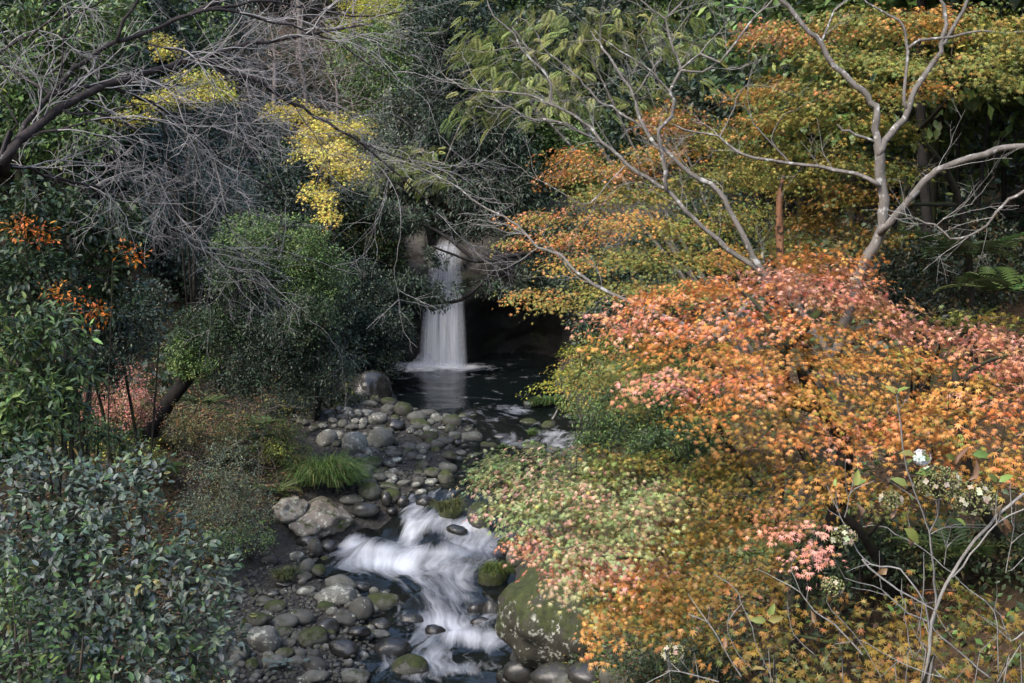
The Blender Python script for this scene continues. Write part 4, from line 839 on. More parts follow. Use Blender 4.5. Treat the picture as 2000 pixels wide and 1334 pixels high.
# yellow maples
bush('yellow_maple', 'bright yellow maple hanging behind the bare branches left of the fall', [(655, 240, 26, 70, 26, .6), (640, 300, 25.5, 75, 30, .7), (680, 330, 25.5, 50, 24, .6), (620, 270, 26, 55, 30, .6), (570, 215, 26.5, 60, 20, .5), (625, 375, 25.5, 34, 30, .5), (640, 415, 25.3, 22, 26, .4), (700, 245, 26, 40, 14, .4)], YELLOW, 0.056, 250, T_MAPLE, 'maple', cover=2.6, per=10, spread=.22, rtip=.003, cat='tree', style='spray', stems=4, base=base_at(P(600, 500, 28)[0], 28.5))
bush('yellow_maple', 'yellow-green maple spray in the upper left behind the cherry limbs', [(390, 150, 26, 70, 18, .6), (370, 185, 25.8, 90, 18, .6), (310, 195, 26, 60, 16, .5), (420, 180, 25.8, 46, 20, .5), (320, 90, 26.5, 24, 30, .4, YELLOW), (260, 225, 26, 60, 16, .5)], YGREEN + YELLOW[:1], 0.056, 251, T_MAPLE, 'maple', cover=2.4, per=10, spread=.22, rtip=.003, cat='tree', style='spray', base=base_at(P(350, 500, 28)[0], 29))
# feathery-leaved tree
fb = base_at(4.6, 19.5)
bush('feathery_tree', 'light olive feathery-leaved tree filling the top centre', [(1010, 60, 19, 130, 60), (1130, 70, 18.5, 120, 60), (1010, 150, 19, 110, 50), (1240, 60, 18.5, 110, 60), (1120, 170, 18.5, 110, 50), (1260, 170, 18.5, 90, 40), (960, 110, 19.5, 70, 50), (930, 215, 20, 60, 25), (1350, 90, 18, 80, 70), (1000, 220, 19.5, 70, 24), (820, 290, 21, 60, 30), (780, 320, 21.5, 50, 22), (860, 330, 21, 60, 30)], FEATH, 0.30, 260, T_FROND, 'soft', cover=1.35, per=4, spread=.22, rtip=.005, cat='tree', style='spray', base=fb, stems=6, bark='bark_grey')
# ------------------------------------------------------------------ maples
def maple(label, pads, pal, seed, base, mid, parts=0, cover=2.2, size=0.034, limbs=(), r0=0.06, per=18, spread=0.16, name='maple_tree'):
    sd = [([np.asarray(base)] + [np.asarray(m) for m in mid], r0, r0 * .5)] + [(l, r0 * .5, r0 * .15) for l in limbs]
    return tree(name, label, 'tree', sd, pads, pal, T_MAPLE if pads[0][2] < 10 else T_MAPLES, size, M['maple'], M['bark_dark'], M['twig_brown'], seed, 'autumn maples on the right bank', cover, per, 'spray', spread, 0.0016, 0.11, parts, 0.06, powr=0.46)
D = 8.8
maple('big orange and pink maple spreading across the right of centre', [
    (1420, 560, 9.2, 150, 26, .55, ORANGE), (1560, 545, 9.2, 150, 30, .6, PINK), (1290, 580, 9.2, 140, 28, .5, ORANGE), (1650, 530, 9.6, 90, 40, .5, ORANGE), (1680, 580, 9.0, 110, 30, .5, PINK),
    (1230, 620, 9.0, 100, 24, .5, PINK), (1350, 630, 8.8, 140, 24, .5, ORANGE), (1500, 620, 8.8, 150, 26, .55, ORANGE), (1620, 640, 9.0, 120, 24, .5, AMBER),
    (1260, 670, 8.8, 120, 22, .5, AMBER), (1400, 690, 8.6, 150, 26, .5, AMBER), (1230, 715, 8.7, 100, 20, .4, OLIVE), (1310, 740, 8.5, 140, 22, .5, PINK), (1440, 745, 8.4, 120, 24, .5, ORANGE),
    (1560, 700, 8.6, 130, 26, .5, AMBER), (1680, 700, 8.6, 130, 28, .5, AMBER), (1780, 640, 9.0, 110, 26, .5, PINK), (1800, 700, 8.6, 100, 30, .5, AMBER), (1590, 770, 8.4, 140, 30, .5, AMBER), (1390, 800, 8.4, 110, 24, .4, AMBER), (1500, 830, 8.2, 130, 24, .5, OCHRE), (1640, 840, 8.2, 160, 28, .5, ORANGE), (1760, 770, 8.3, 120, 28, .5, AMBER),
    (1700, 600, 9.8, 70, 30, .5, AMBER), (1580, 500, 9.8, 90, 26, .4, AMBER)],
    ORANGE, 301, base_at(2.9, 10.4), [P(1650, 900, 9.8), P(1600, 790, 9.2), P(1560, 720, 9.0)], parts=300, r0=.10,
    limbs=[[P(1600, 790, 9.2), P(1535, 745, 8.9), P(1530, 680, 8.8), P(1500, 620, 8.8), P(1440, 560, 9.0)], [P(1530, 680, 8.8), P(1580, 630, 8.9), P(1650, 560, 9.2)], [P(1600, 800, 9.2), P(1500, 770, 8.8), P(1400, 720, 8.7), P(1280, 660, 8.8)], [P(1650, 880, 9.6), P(1620, 970, 9.2), P(1560, 870, 8.6), P(1530, 800, 8.5)]])
maple('pale green and pink maple lobe overhanging the stream above the huge boulder', [
    (980, 905, 9.6, 80, 22, .5, MIXG), (1070, 890, 9.6, 90, 20, .5, MIXG), (1030, 945, 9.3, 100, 26, .5, MIXG), (1130, 930, 9.3, 110, 24, .5, MIXG), (1230, 900, 9.4, 110, 26, .5, OLIVE), (1060, 1000, 9.0, 110, 26, .5, MIXG), (1180, 985, 9.0, 120, 26, .5, MIXG), (1290, 960, 9.0, 110, 28, .5, MIXG),
    (1060, 1050, 8.9, 90, 20, .4, PINK), (1140, 1060, 8.8, 120, 26, .5, MIXG), (1250, 1040, 8.8, 120, 28, .5, MIXG), (1150, 1100, 8.6, 110, 24, .4, PINK), (1220, 1110, 8.6, 110, 22, .4, ORANGE), (1340, 1060, 8.6, 100, 30, .5, OCHRE), (1120, 1140, 8.5, 70, 18, .4, MIXG), (1250, 1160, 8.4, 110, 26, .4, OCHRE), (1340, 1140, 8.3, 90, 34, .4, OCHRE), (1200, 1200, 8.3, 60, 18, .3, AMBER), (1300, 1210, 8.2, 80, 22, .3, OCHRE), (1180, 1235, 8.2, 24, 14, .2, AMBER), (960, 925, 9.6, 50, 20, .4, MIXG), (1000, 985, 9.2, 70, 24, .4, MIXG), (1100, 960, 9.1, 100, 24, .4, MIXG), (1410, 1010, 8.6, 80, 36, .4, OCHRE), (1380, 930, 9.0, 90, 30, .5, OLIVE)],
    MIXG, 302, base_at(2.5, 9.6), [P(1560, 1060, 9.3), P(1450, 1010, 9.1), P(1330, 980, 9.1)], parts=300, r0=.06, cover=3.6,
    limbs=[[P(1450, 1010, 9.1), P(1300, 1080, 8.8), P(1200, 1090, 8.7), P(1120, 1100, 8.6)], [P(1330, 980, 9.1), P(1200, 940, 9.3), P(1050, 910, 9.5)]])
maple('ochre maple thicket along the middle right behind the flower stems', [
    (1520, 900, 8.6, 110, 28, .5, OCHRE), (1440, 880, 8.8, 80, 26, .4, OCHRE), (1480, 960, 8.2, 100, 30, .5, OCHRE), (1560, 1000, 7.9, 100, 26, .4, OCHRE), (1600, 930, 8.2, 110, 26, .4, AMBER), (1540, 1030, 7.6, 90, 18, .3, PINK), (1470, 1050, 7.8, 80, 30, .4, OCHRE), (1580, 1065, 7.5, 50, 22, .3, PINK), (1440, 1120, 7.7, 90, 30, .4, OCHRE), (1720, 960, 8.0, 110, 22, .4, OCHRE), (1850, 900, 7.9, 100, 30, .5, AMBER), (1780, 860, 8.0, 120, 30, .5, AMBER), (1800, 980, 8.2, 90, 16, .3, OCHRE), (1540, 1110, 7.6, 60, 20, .3, OCHRE)],
    OCHRE, 303, base_at(3.3, 9.3), [P(1690, 1050, 8.8), P(1610, 970, 8.5), P(1560, 860, 8.5)], parts=120, r0=.055, cover=1.7, limbs=[[P(1690, 1050, 8.8), P(1780, 950, 8.4), P(1830, 890, 8.0)]])
maple('low amber maple carpet across the bottom right corner', [
    (1380, 1250, 6.9, 70, 30, .3, OCHRE), (1460, 1190, 7.0, 80, 26, .35, OCHRE), (1500, 1260, 6.7, 110, 30, .4, OCHRE), (1600, 1230, 6.6, 120, 30, .4, OCHRE), (1560, 1310, 6.4, 130, 26, .4, OCHRE), (1680, 1290, 6.3, 120, 36, .4, OCHRE), (1730, 1220, 6.4, 110, 30, .4, OCHRE), (1850, 1170, 6.5, 130, 26, .4, OCHRE), (1960, 1190, 6.4, 100, 40, .4, OCHRE), (1830, 1260, 6.2, 130, 36, .4, OCHRE), (1950, 1290, 6.0, 110, 40, .4, OCHRE), (1780, 1325, 6.0, 130, 20, .4, OCHRE), (1420, 1320, 6.6, 60, 16, .3, OCHRE), (1640, 1170, 6.9, 50, 18, .3, OCHRE), (1480, 1130, 7.2, 70, 22, .3, OCHRE)],
    OCHRE, 304, base_at(3.0, 7.6), [P(1800, 1330, 6.9), P(1740, 1290, 6.7)], parts=200, r0=.04, cover=1.35, size=.038, limbs=[[P(1740, 1290, 6.7), P(1600, 1250, 6.7), P(1480, 1230, 6.9)]])
maple('pink-tinged maple at the right edge above the white flower heads', [
    (1930, 680, 7.8, 90, 26, .5, PINK), (1970, 730, 7.6, 70, 26, .4, PINK), (1880, 650, 8.1, 80, 22, .4, PINK), (1900, 740, 7.7, 80, 28, .4, AMBER), (1960, 790, 7.4, 70, 30, .4, ORANGE), (1850, 800, 7.6, 80, 30, .4, AMBER), (1930, 850, 7.3, 90, 26, .4, AMBER), (1980, 910, 7.2, 60, 40, .4, AMBER), (2040, 700, 7.5, 60, 60, .4, PINK), (1780, 820, 7.9, 70, 26, .4, AMBER), (1880, 610, 8.8, 70, 20, .4, OLIVE), (1960, 630, 8.6, 60, 20, .4, OLIVE)],
    PINK, 305, base_at(3.9, 8.4), [P(1900, 950, 7.9), P(1870, 770, 7.8), P(1865, 720, 7.8)], parts=120, r0=.05, limbs=[[P(1870, 780, 7.8), P(1900, 720, 7.7), P(1980, 690, 7.6)]])
maple('olive and orange maple filling the upper right behind the forked grey tree', [
    (1560, 60, 11, 90, 30, .7, ORL), (1680, 50, 11, 130, 34, .8, OLIVE), (1800, 40, 10.5, 120, 30, .7, AMO), (1920, 50, 10, 110, 40, .7, OLIVE), (1640, 110, 10.8, 130, 28, .7, OLIVE), (1760, 120, 10.4, 120, 28, .7, OLIVE), (1900, 120, 9.6, 120, 26, .7, OLIVE), (1990, 90, 9.4, 60, 40, .5, OLIVE),
    (1500, 165, 11.4, 80, 22, .6, AMO), (1600, 170, 11, 110, 26, .7, OLIVE), (1700, 180, 10.6, 110, 24, .7, OLIVE), (1800, 170, 10.2, 70, 18, .5, AMO), (1560, 225, 11.2, 120, 26, .7, OLIVE), (1660, 240, 11, 100, 30, .7, OLIVE), (1480, 240, 11.8, 80, 24, .6, AMO), (1520, 290, 11.6, 110, 28, .7, OLIVE), (1630, 310, 11.2, 100, 30, .7, OLIVE), (1560, 350, 11.6, 110, 28, .7, OLIVE), (1650, 380, 11.2, 90, 28, .7, OCHRE), (1600, 430, 11.4, 90, 28, .6, OCHRE), (1680, 460, 11.2, 70, 26, .5, OCHRE), (1540, 470, 11.8, 60, 26, .5, OLIVE), (1740, 330, 11, 60, 24, .5, OLIVE), (1950, 160, 9.6, 80, 18, .4, OLIVE), (1470, 60, 12, 50, 20, .4, ORL), (1760, 250, 11, 60, 20, .5, OLIVE)],
    OLIVE, 306, base_at(5.2, 12.4), [P(1880, 420, 12.0), P(1790, 260, 11.2), P(1700, 170, 10.9)], parts=0, r0=.05, cover=3.0, limbs=[[P(1840, 340, 11.6), P(1700, 300, 11.2), P(1560, 310, 11.4)], [P(1880, 400, 12), P(1740, 400, 11.4), P(1600, 410, 11.5)], [P(1790, 260, 11.2), P(1900, 150, 10), P(1980, 120, 9.6)]])
maple('orange-fringed maple in the middle distance right of the waterfall', [
    (1120, 300, 14.5, 70, 18, .6, ORL), (1200, 330, 14.3, 90, 24, .7, ORL), (1310, 230, 14.2, 70, 36, .7, ORL), (1390, 270, 14, 80, 32, .7, OLIVE), (1290, 300, 14, 90, 28, .7, AMO), (1400, 340, 13.8, 90, 32, .7, OLIVE), (1180, 380, 14, 80, 22, .6, OLIVE), (1290, 370, 13.8, 100, 28, .7, OLIVE), (1050, 420, 13.8, 80, 14, .5, ORL), (1010, 470, 13.6, 50, 12, .4, ORL), (1110, 460, 13.6, 90, 18, .6, ORL), (1220, 430, 13.6, 100, 24, .7, AMO), (1340, 440, 13.5, 100, 30, .7, OLIVE), (1450, 420, 13.5, 80, 36, .7, OLIVE), (1120, 510, 13.4, 70, 14, .5, AMO), (1030, 570, 13.2, 70, 12, .4, AMO), (1100, 590, 13.2, 60, 14, .5, OLIVE), (1210, 500, 13.3, 90, 22, .6, OLIVE), (1310, 500, 13.2, 90, 26, .6, OLIVE), (1420, 500, 13, 80, 26, .6, AMO), (1160, 560, 13.2, 70, 18, .5, OLIVE), (1480, 330, 13.8, 60, 40, .6, OLIVE), (1330, 560, 12.8, 120, 24, .6, OLIVE), (1100, 340, 14.5, 50, 14, .4, ORL), (1450, 190, 14, 50, 18, .5, AMO)],
    OLIVE, 307, base_at(4.6, 15.5), [P(1560, 640, 14), P(1480, 560, 13.6), P(1400, 470, 13.6)], r0=.09, limbs=[[P(1480, 560, 13.6), P(1330, 510, 13.4), P(1200, 500, 13.4), P(1080, 470, 13.6)], [P(1400, 470, 13.6), P(1310, 380, 13.9), P(1220, 340, 14.2)], [P(1400, 470, 13.6), P(1400, 340, 13.8), P(1370, 250, 14.1)]], spread=.2, cover=2.9)
maple('yellow-green maple spray dipping towards the pool on the right shore', [
    (1110, 720, 15.5, 60, 12, .4, YGREEN), (1170, 690, 15.5, 70, 16, .5, OLIVE), (1080, 750, 15.3, 50, 10, .4, YGREEN), (1180, 740, 15.2, 80, 18, .5, OLIVE), (1140, 680, 15.6, 40, 10, .4, YGREEN), (1230, 780, 15, 60, 20, .5, OLIVE), (1240, 650, 15.5, 60, 24, .5, OLIVE), (1280, 720, 15, 80, 30, .5, OLIVE)],
    OLIVE, 308, base_at(3.6, 16.0), [P(1380, 800, 15.4), P(1290, 740, 15.3)], r0=.045, cover=1.9, spread=.2)
# right bank understorey
bush('evergreen_shrub', 'dark green thicket on the rock right of the waterfall hollow', [(1130, 470, 34, 80, 60), (1200, 540, 32, 90, 70), (1120, 560, 33, 50, 40), (1290, 480, 30, 90, 70), (1180, 630, 30, 70, 60), (1390, 440, 28, 90, 90), (1260, 590, 28, 80, 60)], EVER + EVERB, 0.11, 405, cover=2.2, per=9, spread=.2, rtip=.004)
bush('evergreen_shrub', 'olive leafy shrub on the right shore between pool and orange maple', [(1160, 690, 26, 50, 40), (1210, 740, 24, 70, 40), (1130, 745, 26.5, 50, 25), (1270, 700, 23, 70, 60), (1150, 790, 24.5, 60, 25), (1330, 760, 21, 70, 60)], GREEN + OLIVE, 0.075, 406, cover=2.0, per=9, spread=.15)
bush('evergreen_shrub', 'deep green shrub on the right shore below the orange maple', [(1210, 820, 19.5, 90, 50), (1300, 800, 19, 80, 60), (1180, 860, 19, 70, 30), (1280, 870, 18, 90, 40), (1370, 850, 17.5, 70, 50), (1240, 760, 20.5, 70, 30)], GREEN + EVER, 0.07, 401, T_LANCE, cover=2.2, per=9, spread=.14)
bush('evergreen_shrub', 'shadowed dark shrub under the forked grey tree at right', [(1800, 520, 13.5, 110, 60), (1880, 560, 13, 110, 50), (1760, 590, 12.5, 80, 40), (1960, 520, 13.5, 80, 70), (1900, 470, 15, 100, 50), (1850, 620, 12, 90, 40)], [(.022, .034, .02, 4), (.035, .05, .028, 2), (.08, .06, .025, 1)], 0.075, 402, cover=2.0, per=9, spread=.15)  # leaves darker than other evergreens: the wood's shade put into the colour
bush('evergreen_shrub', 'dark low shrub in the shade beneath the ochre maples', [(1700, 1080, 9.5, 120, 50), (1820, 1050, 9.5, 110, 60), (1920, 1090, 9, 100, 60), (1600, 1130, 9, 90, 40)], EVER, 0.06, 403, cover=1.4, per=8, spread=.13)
bush('evergreen_shrub', 'low dark plants at the foot of the huge boulder by the bottom edge', [(1220, 1310, 14.5, 70, 24), (1330, 1300, 13, 80, 30), (1290, 1250, 14, 60, 26), (1400, 1270, 11.5, 60, 40)], EVER + OCHRE, 0.06, 407, cover=1.8, per=8, spread=.12)
# ------------------------------------------------------------------ foreground shrub, bottom left
fs = [(110, 950, 9.2, 150, 60, .6), (250, 930, 9.4, 90, 40, .5), (200, 1030, 8.8, 130, 70, .6), (60, 1080, 8.4, 110, 90, .6), (320, 1080, 8.9, 100, 50, .5), (200, 1150, 8.4, 140, 70, .6), (370, 1150, 8.8, 80, 50, .45), (90, 1230, 7.9, 130, 80, .6), (300, 1230, 8.3, 130, 60, .5), (420, 1230, 8.6, 50, 60, .4), (200, 1310, 7.8, 150, 40, .5), (380, 1310, 8.3, 90, 40, .4), (40, 900, 9.4, 90, 50, .5), (440, 1110, 9.0, 40, 20, .3)]
bush('foreground_shrub', 'grey-green large-leaved shrub filling the bottom left foreground', fs, SHRUB, 0.072, 410, T_ELL, 'gloss', cover=1.75, per=7, spread=.09, parts=300, stems=9, bark='twig_brown', base=base_at(-3.6, 9.2), tipfrac=0.9, rtip=.0016)
bush('foreground_shrub', 'small bright-green rounded-leaf shrub in the very bottom left corner', [(60, 1270, 7.2, 90, 60, .4), (30, 1180, 7.4, 60, 60, .4), (150, 1320, 7.1, 80, 30, .3)], [(.05, .09, .025, 3), (.07, .12, .03, 2), (.04, .06, .03, 2)], 0.055, 411, T_ELL, 'gloss', cover=1.0, per=8, spread=.09, bark='twig_brown', base=base_at(-3.4, 7.6))
# banks: low undergrowth shrubs on the left
bush('evergreen_shrub', 'mid green leafy shrub under the dark trees at the left edge', [(120, 820, 14, 70, 40), (190, 850, 14.5, 60, 34), (230, 870, 15, 50, 26), (90, 760, 13.5, 60, 50)], GREEN + EVER, 0.07, 412, cover=1.6, per=8, spread=.13)
def low(label, pads, pal, size, seed, cover=1.3, tpl=T_ELL, mat='soft', **k): return bush('low_shrub', label, pads, [(a * 1.7, b * 1.7, c * 1.7, w) for a, b, c, w in pal], max(size, .045), seed, tpl, mat, cover=cover * .62, per=7, spread=.12, bark='twig_brown', stems=5, tipfrac=.9, rtip=.0016, **k)
def dsur(px, py): return ray_surface(px, py)[1]
for k, (pl, lab) in enumerate([([(1260, 1325), (1330, 1315), (1400, 1325)], 'dark undergrowth at the bottom edge right of the huge boulder'), ([(1880, 1080), (1950, 1110), (1990, 1070)], 'dark undergrowth behind the flower stems at the right edge'), ([(1700, 1100), (1780, 1120), (1640, 1090)], 'dark undergrowth behind the middle of the flower stems')]):
    bush('undergrowth_clump', lab, [(a, b - 20, dsur(a, b) - .35, 70, 36, .4) for a, b in pl], [(.03, .045, .022, 4), (.045, .065, .03, 3), (.10, .08, .03, 1)], 0.055, 430 + k, cover=2.0, per=8, spread=.12, bark='twig_brown', stems=4)
dd = dsur(260, 850)
low('red-leaved twiggy shrub left of the leaning trunk', [(230, 750, dd - 1, 70, 50), (200, 800, dd - 2, 70, 50), (270, 790, dd - .5, 40, 40)], REDS, 0.045, 420, 1.1)
low('thin brownish shrub right of the leaning trunk base', [(370, 830, dsur(370, 900) - .3, 60, 50), (430, 850, dsur(430, 910) - .3, 60, 40)], [(.10, .10, .05, 3), (.06, .08, .03, 3), (.2, .11, .04, 1.5)], 0.045, 421, 1.0)
low('fine twiggy grey-green shrub above the tan rock slab', [(440, 930, dsur(440, 1020) - .6, 70, 70), (480, 990, dsur(480, 1050) - .4, 60, 50), (400, 1000, dsur(400, 1060) - .6, 60, 50)], GREY + [(.12, .12, .05, 2)], 0.034, 422, 1.2)
low('bushy dark-green undergrowth beside the stream left of the cascade', [(490, 1050, dsur(490, 1090) - .3, 50, 36), (430, 1060, dsur(430, 1110) - .3, 50, 40)], GREY + GREEN, 0.034, 423, 1.3)
low('yellow-green low shrub behind the big grass tuft', [(560, 850, dsur(560, 880) - .2, 40, 26), (530, 880, dsur(530, 910) - .2, 40, 26), (580, 880, dsur(580, 900) - .1, 30, 20)], [(.14, .17, .04, 3), (.09, .12, .03, 3), (.25, .24, .05, 1)], 0.05, 424, 1.3)
low('mixed yellow and green leafy shrub in front of the leaning trunk base', [(170, 880, dsur(200, 960) - 2.0, 80, 40), (260, 890, dsur(260, 940) - 1, 60, 30), (110, 850, dsur(150, 960) - 3, 60, 30)], [(.10, .12, .04, 3), (.30, .26, .04, 1.5), (.06, .08, .03, 3)], 0.06, 425, 1.3)

# undergrowth and litter nobody could count
def scatter(name, label, cat, boxes, pal, tpl, size, mat, seed, hmax=0.25, flat=False):
    rng = np.random.default_rng(seed); ps = []
    for x0, x1, y0, y1, n in boxes:
        x = rng.uniform(x0, x1, n); y = rng.uniform(y0, y1, n); z = ground(x, y); xl, xr = chan(y)
        ok = ((x < xl - 0.4 - np.interp(y, [14, 17, 19, 20.5, 22, 24, 28, 31, 33], [0, 2.2, 2.2, 1.0, .6, 2.2, 4.2, 3.0, .3])) | (x > xr + 0.3)); hh = rng.uniform(0, 1, n) ** 1.6 * hmax * (0.4 + 0.6 * np.abs(fbm(np.stack([x * .8, y * .8, 0 * x], -1), 2, seed)))
        ps.append(np.stack([x, y, z + hh + 0.015], -1)[ok])
    p = np.concatenate(ps); N = len(p); xd = rng.normal(size=(N, 3)); xd[:, 2] *= 0.15 if flat else 0.6
    nd = np.array([0, 0, 1.]) + (0.25 if flat else 0.5) * rng.normal(size=(N, 3))
    props(obj(name, leaf_mesh(name, p, xd, nd, size * rng.uniform(.6, 1.3, N), tpl, pick_col(rng, pal, N)), M[mat]), label, cat, kind='stuff')
scatter('fallen_leaves', 'brown and orange fallen leaves littering both banks', 'leaves', [(-14, -2.0, 15, 32, 26000), (-7, 0, 15, 26, 5000), (0, 9, 8, 30, 12000), (-6, -2, 6, 15, 3000)], [(.25, .155, .10, 4), (.33, .19, .12, 3), (.38, .21, .08, 1.2), (.18, .125, .085, 3)], T_DIA, 0.08, 'soft', 501, 0.03, True)
scatter('undergrowth', 'knee-high mixed green undergrowth covering the banks', 'undergrowth', [(-14, -4.2, 15.5, 33, 34000), (-18, -6, 30, 44, 9000), (1.2, 10, 7, 30, 30000), (-7, -2.6, 6, 15, 9000), (0.2, 3.5, 7, 16, 9000)], GREEN + EVER + [(.22, .17, .06, 3), (.34, .16, .10, 2)], T_DIA, 0.075, 'gloss', 502, 0.34)
scatter('hillside_undergrowth', 'dark leafy undergrowth on the wooded slopes', 'undergrowth', [(-30, -8, 24, 62, 22000), (-12, 16, 43.5, 64, 16000), (5, 24, 18, 50, 20000)], EVER + GREY, T_DIA, 0.26, 'gloss', 503, 0.9)

# ------------------------------------------------------------------ grass tufts and ferns
def tuft(label, px, py, w, h, n, seed, pal=[(.085, .15, .042, 4), (.115, .19, .05, 3), (.06, .10, .03, 2), (.26, .24, .11, .9)], lean=None, z=None, name='grass_tuft', group='grass tufts by the stream', bw=0.0045):
    rng = np.random.default_rng(seed); c, d = ray_surface(px, py + h * .4)
    if z is not None: c, d = G(px, py + h * .3, z)
    R = w / 2 * d / FPX; H = h * d / FPX * .8; K = max(4, n // 55); ka = rng.uniform(0, 6.3, K); kr = np.sqrt(rng.uniform(0, 1, K)) * R * .72
    kc = np.stack([kr * np.cos(ka), kr * np.sin(ka) * .8, (1 - (kr / R) ** 2) * H * .38], -1); kl = rng.uniform(.55, 1.15, K); ki = rng.integers(K, size=n)
    a = rng.uniform(0, 6.3, n); rr = rng.uniform(0, .10, n) * R
    b = c + kc[ki] + np.stack([rr * np.cos(a), rr * np.sin(a), 0 * a], -1)
    lean_ = kc[ki] / R * [1, 1, 0]; dirn = np.stack([np.cos(a), np.sin(a), 0 * a], -1) * rng.uniform(.1, .75, (n, 1)) + lean_ * .7 + np.array([.12, -.12, 0]); L = H * kl[ki] * rng.uniform(.6, 1.2, n)
    t = np.array([0, .35, .7, 1.0]); P3 = b[:, None] + (dirn * L[:, None])[:, None] * (t ** 1.7)[None, :, None] * .8 + np.array([0, 0, 1.])[None, None] * (L[:, None] * (t[None] - rng.uniform(.45, .95, (n, 1)) * (t ** 2.5)[None]))[..., None] * .95
    dirn = nrm(dirn)
    s = nrm(np.cross(dirn, [0, 0, 1.])); wd = (np.array([1, .9, .6, .05])[None, :] * bw * d / 14)[..., None]
    V = np.stack([P3 - s[:, None] * wd, P3 + s[:, None] * wd], 2).reshape(n, 8, 3)
    F = np.array([[0, 1, 3, 2], [2, 3, 5, 4], [4, 5, 7, 6]])[None] + (np.arange(n) * 8)[:, None, None]
    root = empty(name, tuple(c), label, 'grass', group)
    o = obj('blades', np_mesh('blades', V.reshape(-1, 3), [F.reshape(-1, 4)], col=np.repeat(pick_col(rng, pal, n), 8, 0)), M['soft'], root); o['kind'] = 'stuff'; return root
tuft('big bright green grass tuft at the left edge of the gravel bar', 640, 915, 150, 110, 2200, 601)
tuft('dry mixed grass tuft behind the big bright grass tuft', 570, 890, 90, 60, 600, 602, [(.10, .13, .05, 3), (.2, .17, .07, 2)])
tuft('green grass clump on the right shore of the pool', 1068, 783, 74, 40, 900, 603)
tuft('small dark grass tuft standing in the riffle', 1033, 845, 30, 28, 260, 604)
tuft('grass and moss topping the rock at the head of the cascade', 880, 990, 60, 52, 700, 605, [(.10, .12, .035, 3), (.16, .15, .05, 2)], z=1.30)
tuft('grass tuft on the left shore beside the dark side pool', 552, 1118, 64, 46, 600, 606, [(.10, .13, .05, 3), (.14, .13, .06, 2)])
tuft('short moss-green grass on the tussock rock above the huge boulder', 962, 1114, 70, 56, 700, 607, [(.08, .12, .025, 3), (.12, .14, .03, 2)], z=0.42)
tuft('short grass along the right end of the tan rock slab', 660, 1018, 66, 34, 420, 608, [(.08, .11, .03, 3), (.12, .13, .04, 2)])
tuft('tiny yellow-green tuft at the near left edge of the pool', 757, 784, 22, 18, 160, 609, [(.16, .16, .05, 3)])
tuft('thin grass at the foot of the right bank beside the riffle', 985, 872, 40, 22, 220, 610)
tuft('dry drooping grass on the top of the huge lichen boulder', 1175, 1150, 190, 110, 1300, 611, [(.16, .13, .07, 3), (.07, .09, .03, 3), (.24, .19, .11, 2)], z=1.05)
def fern(label, px, py, d, L, seed, n=9):
    rng = np.random.default_rng(seed); c = P(px, py, d); c[2] = max(c[2], float(ground(c[0], c[1])))
    a = np.linspace(0, 6.28, n, endpoint=False) + rng.normal(size=n) * .3; xd = np.stack([np.cos(a), np.sin(a), rng.uniform(.3, .8, n)], -1)
    root = empty('fern', tuple(c), label, 'fern', 'ferns on the banks'); tp = T_FERN
    mes = []
    for k in range(n):
        V, F = leaf_verts(c[None], xd[k:k + 1], np.array([[0, 0, 1.]]) - .3 * xd[k:k + 1], np.array([L * rng.uniform(.7, 1.1)]), tp)
        obj('frond', np_mesh('frond', V, [F], col=np.repeat(pick_col(rng, [(.07, .11, .035, 3), (.10, .13, .05, 2), (.13, .15, .05, 1)], 1), len(V), 0)), M['soft'], root)
for k, (px, py, d, L, lab) in enumerate([(330, 870, dsur(330, 870), .6, 'fern at the foot of the leaning trunk'), (270, 800, dsur(270, 830), .6, 'fern among the red shrubs left of the leaning trunk'), (575, 905, dsur(575, 915), .5, 'pale fern left of the big grass tuft'), (520, 830, dsur(520, 850), .6, 'fern under the leaning tree crown'), (1510, 1090, 8.2, .4, 'fern in the gap below the ochre maples'), (1870, 1080, 8.4, .5, 'shaded fern right of the flower stems'), (1180, 1310, 15.5, .45, 'fern beside the base of the huge boulder'), (1890, 500, 12, .9, 'dark fern in the shade at the right edge'), (1960, 570, 11, .8, 'lower dark fern at the right edge'), (400, 790, dsur(400, 850), .8, 'pale fern right of the leaning trunk'), (450, 890, dsur(450, 915), .7, 'fern in the brush above the twiggy grey shrub'), (310, 920, dsur(330, 960), .7, 'fern at the top edge of the foreground shrub'), (540, 960, dsur(540, 965), .6, 'fern above the tan rock slab'), (230, 850, dsur(250, 880), .8, 'fern left of the leaning trunk foot'), (490, 860, dsur(490, 880), .7, 'fern between the leaning trunk and the big grass tuft')]): fern(lab, px, py, d, L, 620 + k)

# leafless brush on the left bank
for k, (px, py, h, lab) in enumerate([(420, 900, 1.3, 'leafless brown brush right of the leaning trunk'), (500, 940, 1.1, 'leafless brush above the tan rock slab'), (380, 980, 1.2, 'leafless brush beside the foreground shrub'), (610, 800, 1.2, 'slanting bare twigs at the upstream end of the gravel bar'), (330, 930, 1.1, 'thin bare twigs below the leaning trunk'), (250, 800, 1.3, 'bare red-brown twigs left of the leaning trunk'), (470, 820, 1.4, 'tall thin bare stems under the leaning crown')]):
    rng = np.random.default_rng(660 + k); c = ray_surface(px, py)[0]; root = empty('bare_brush', tuple(c), lab, 'shrub', 'leafless brush on the left bank'); out = []
    for _ in range(9): spray_twigs(rng, c + [rng.normal() * .2, rng.normal() * .2, -.05], [rng.normal() * .45 + .15, rng.normal() * .4, 1], h * rng.uniform(.5, 1.1), .007, 2, out, .0, .16, 4)
    obj('twigs', tube_mesh('twigs', out), M['twig_far'], root)['kind'] = 'stuff'
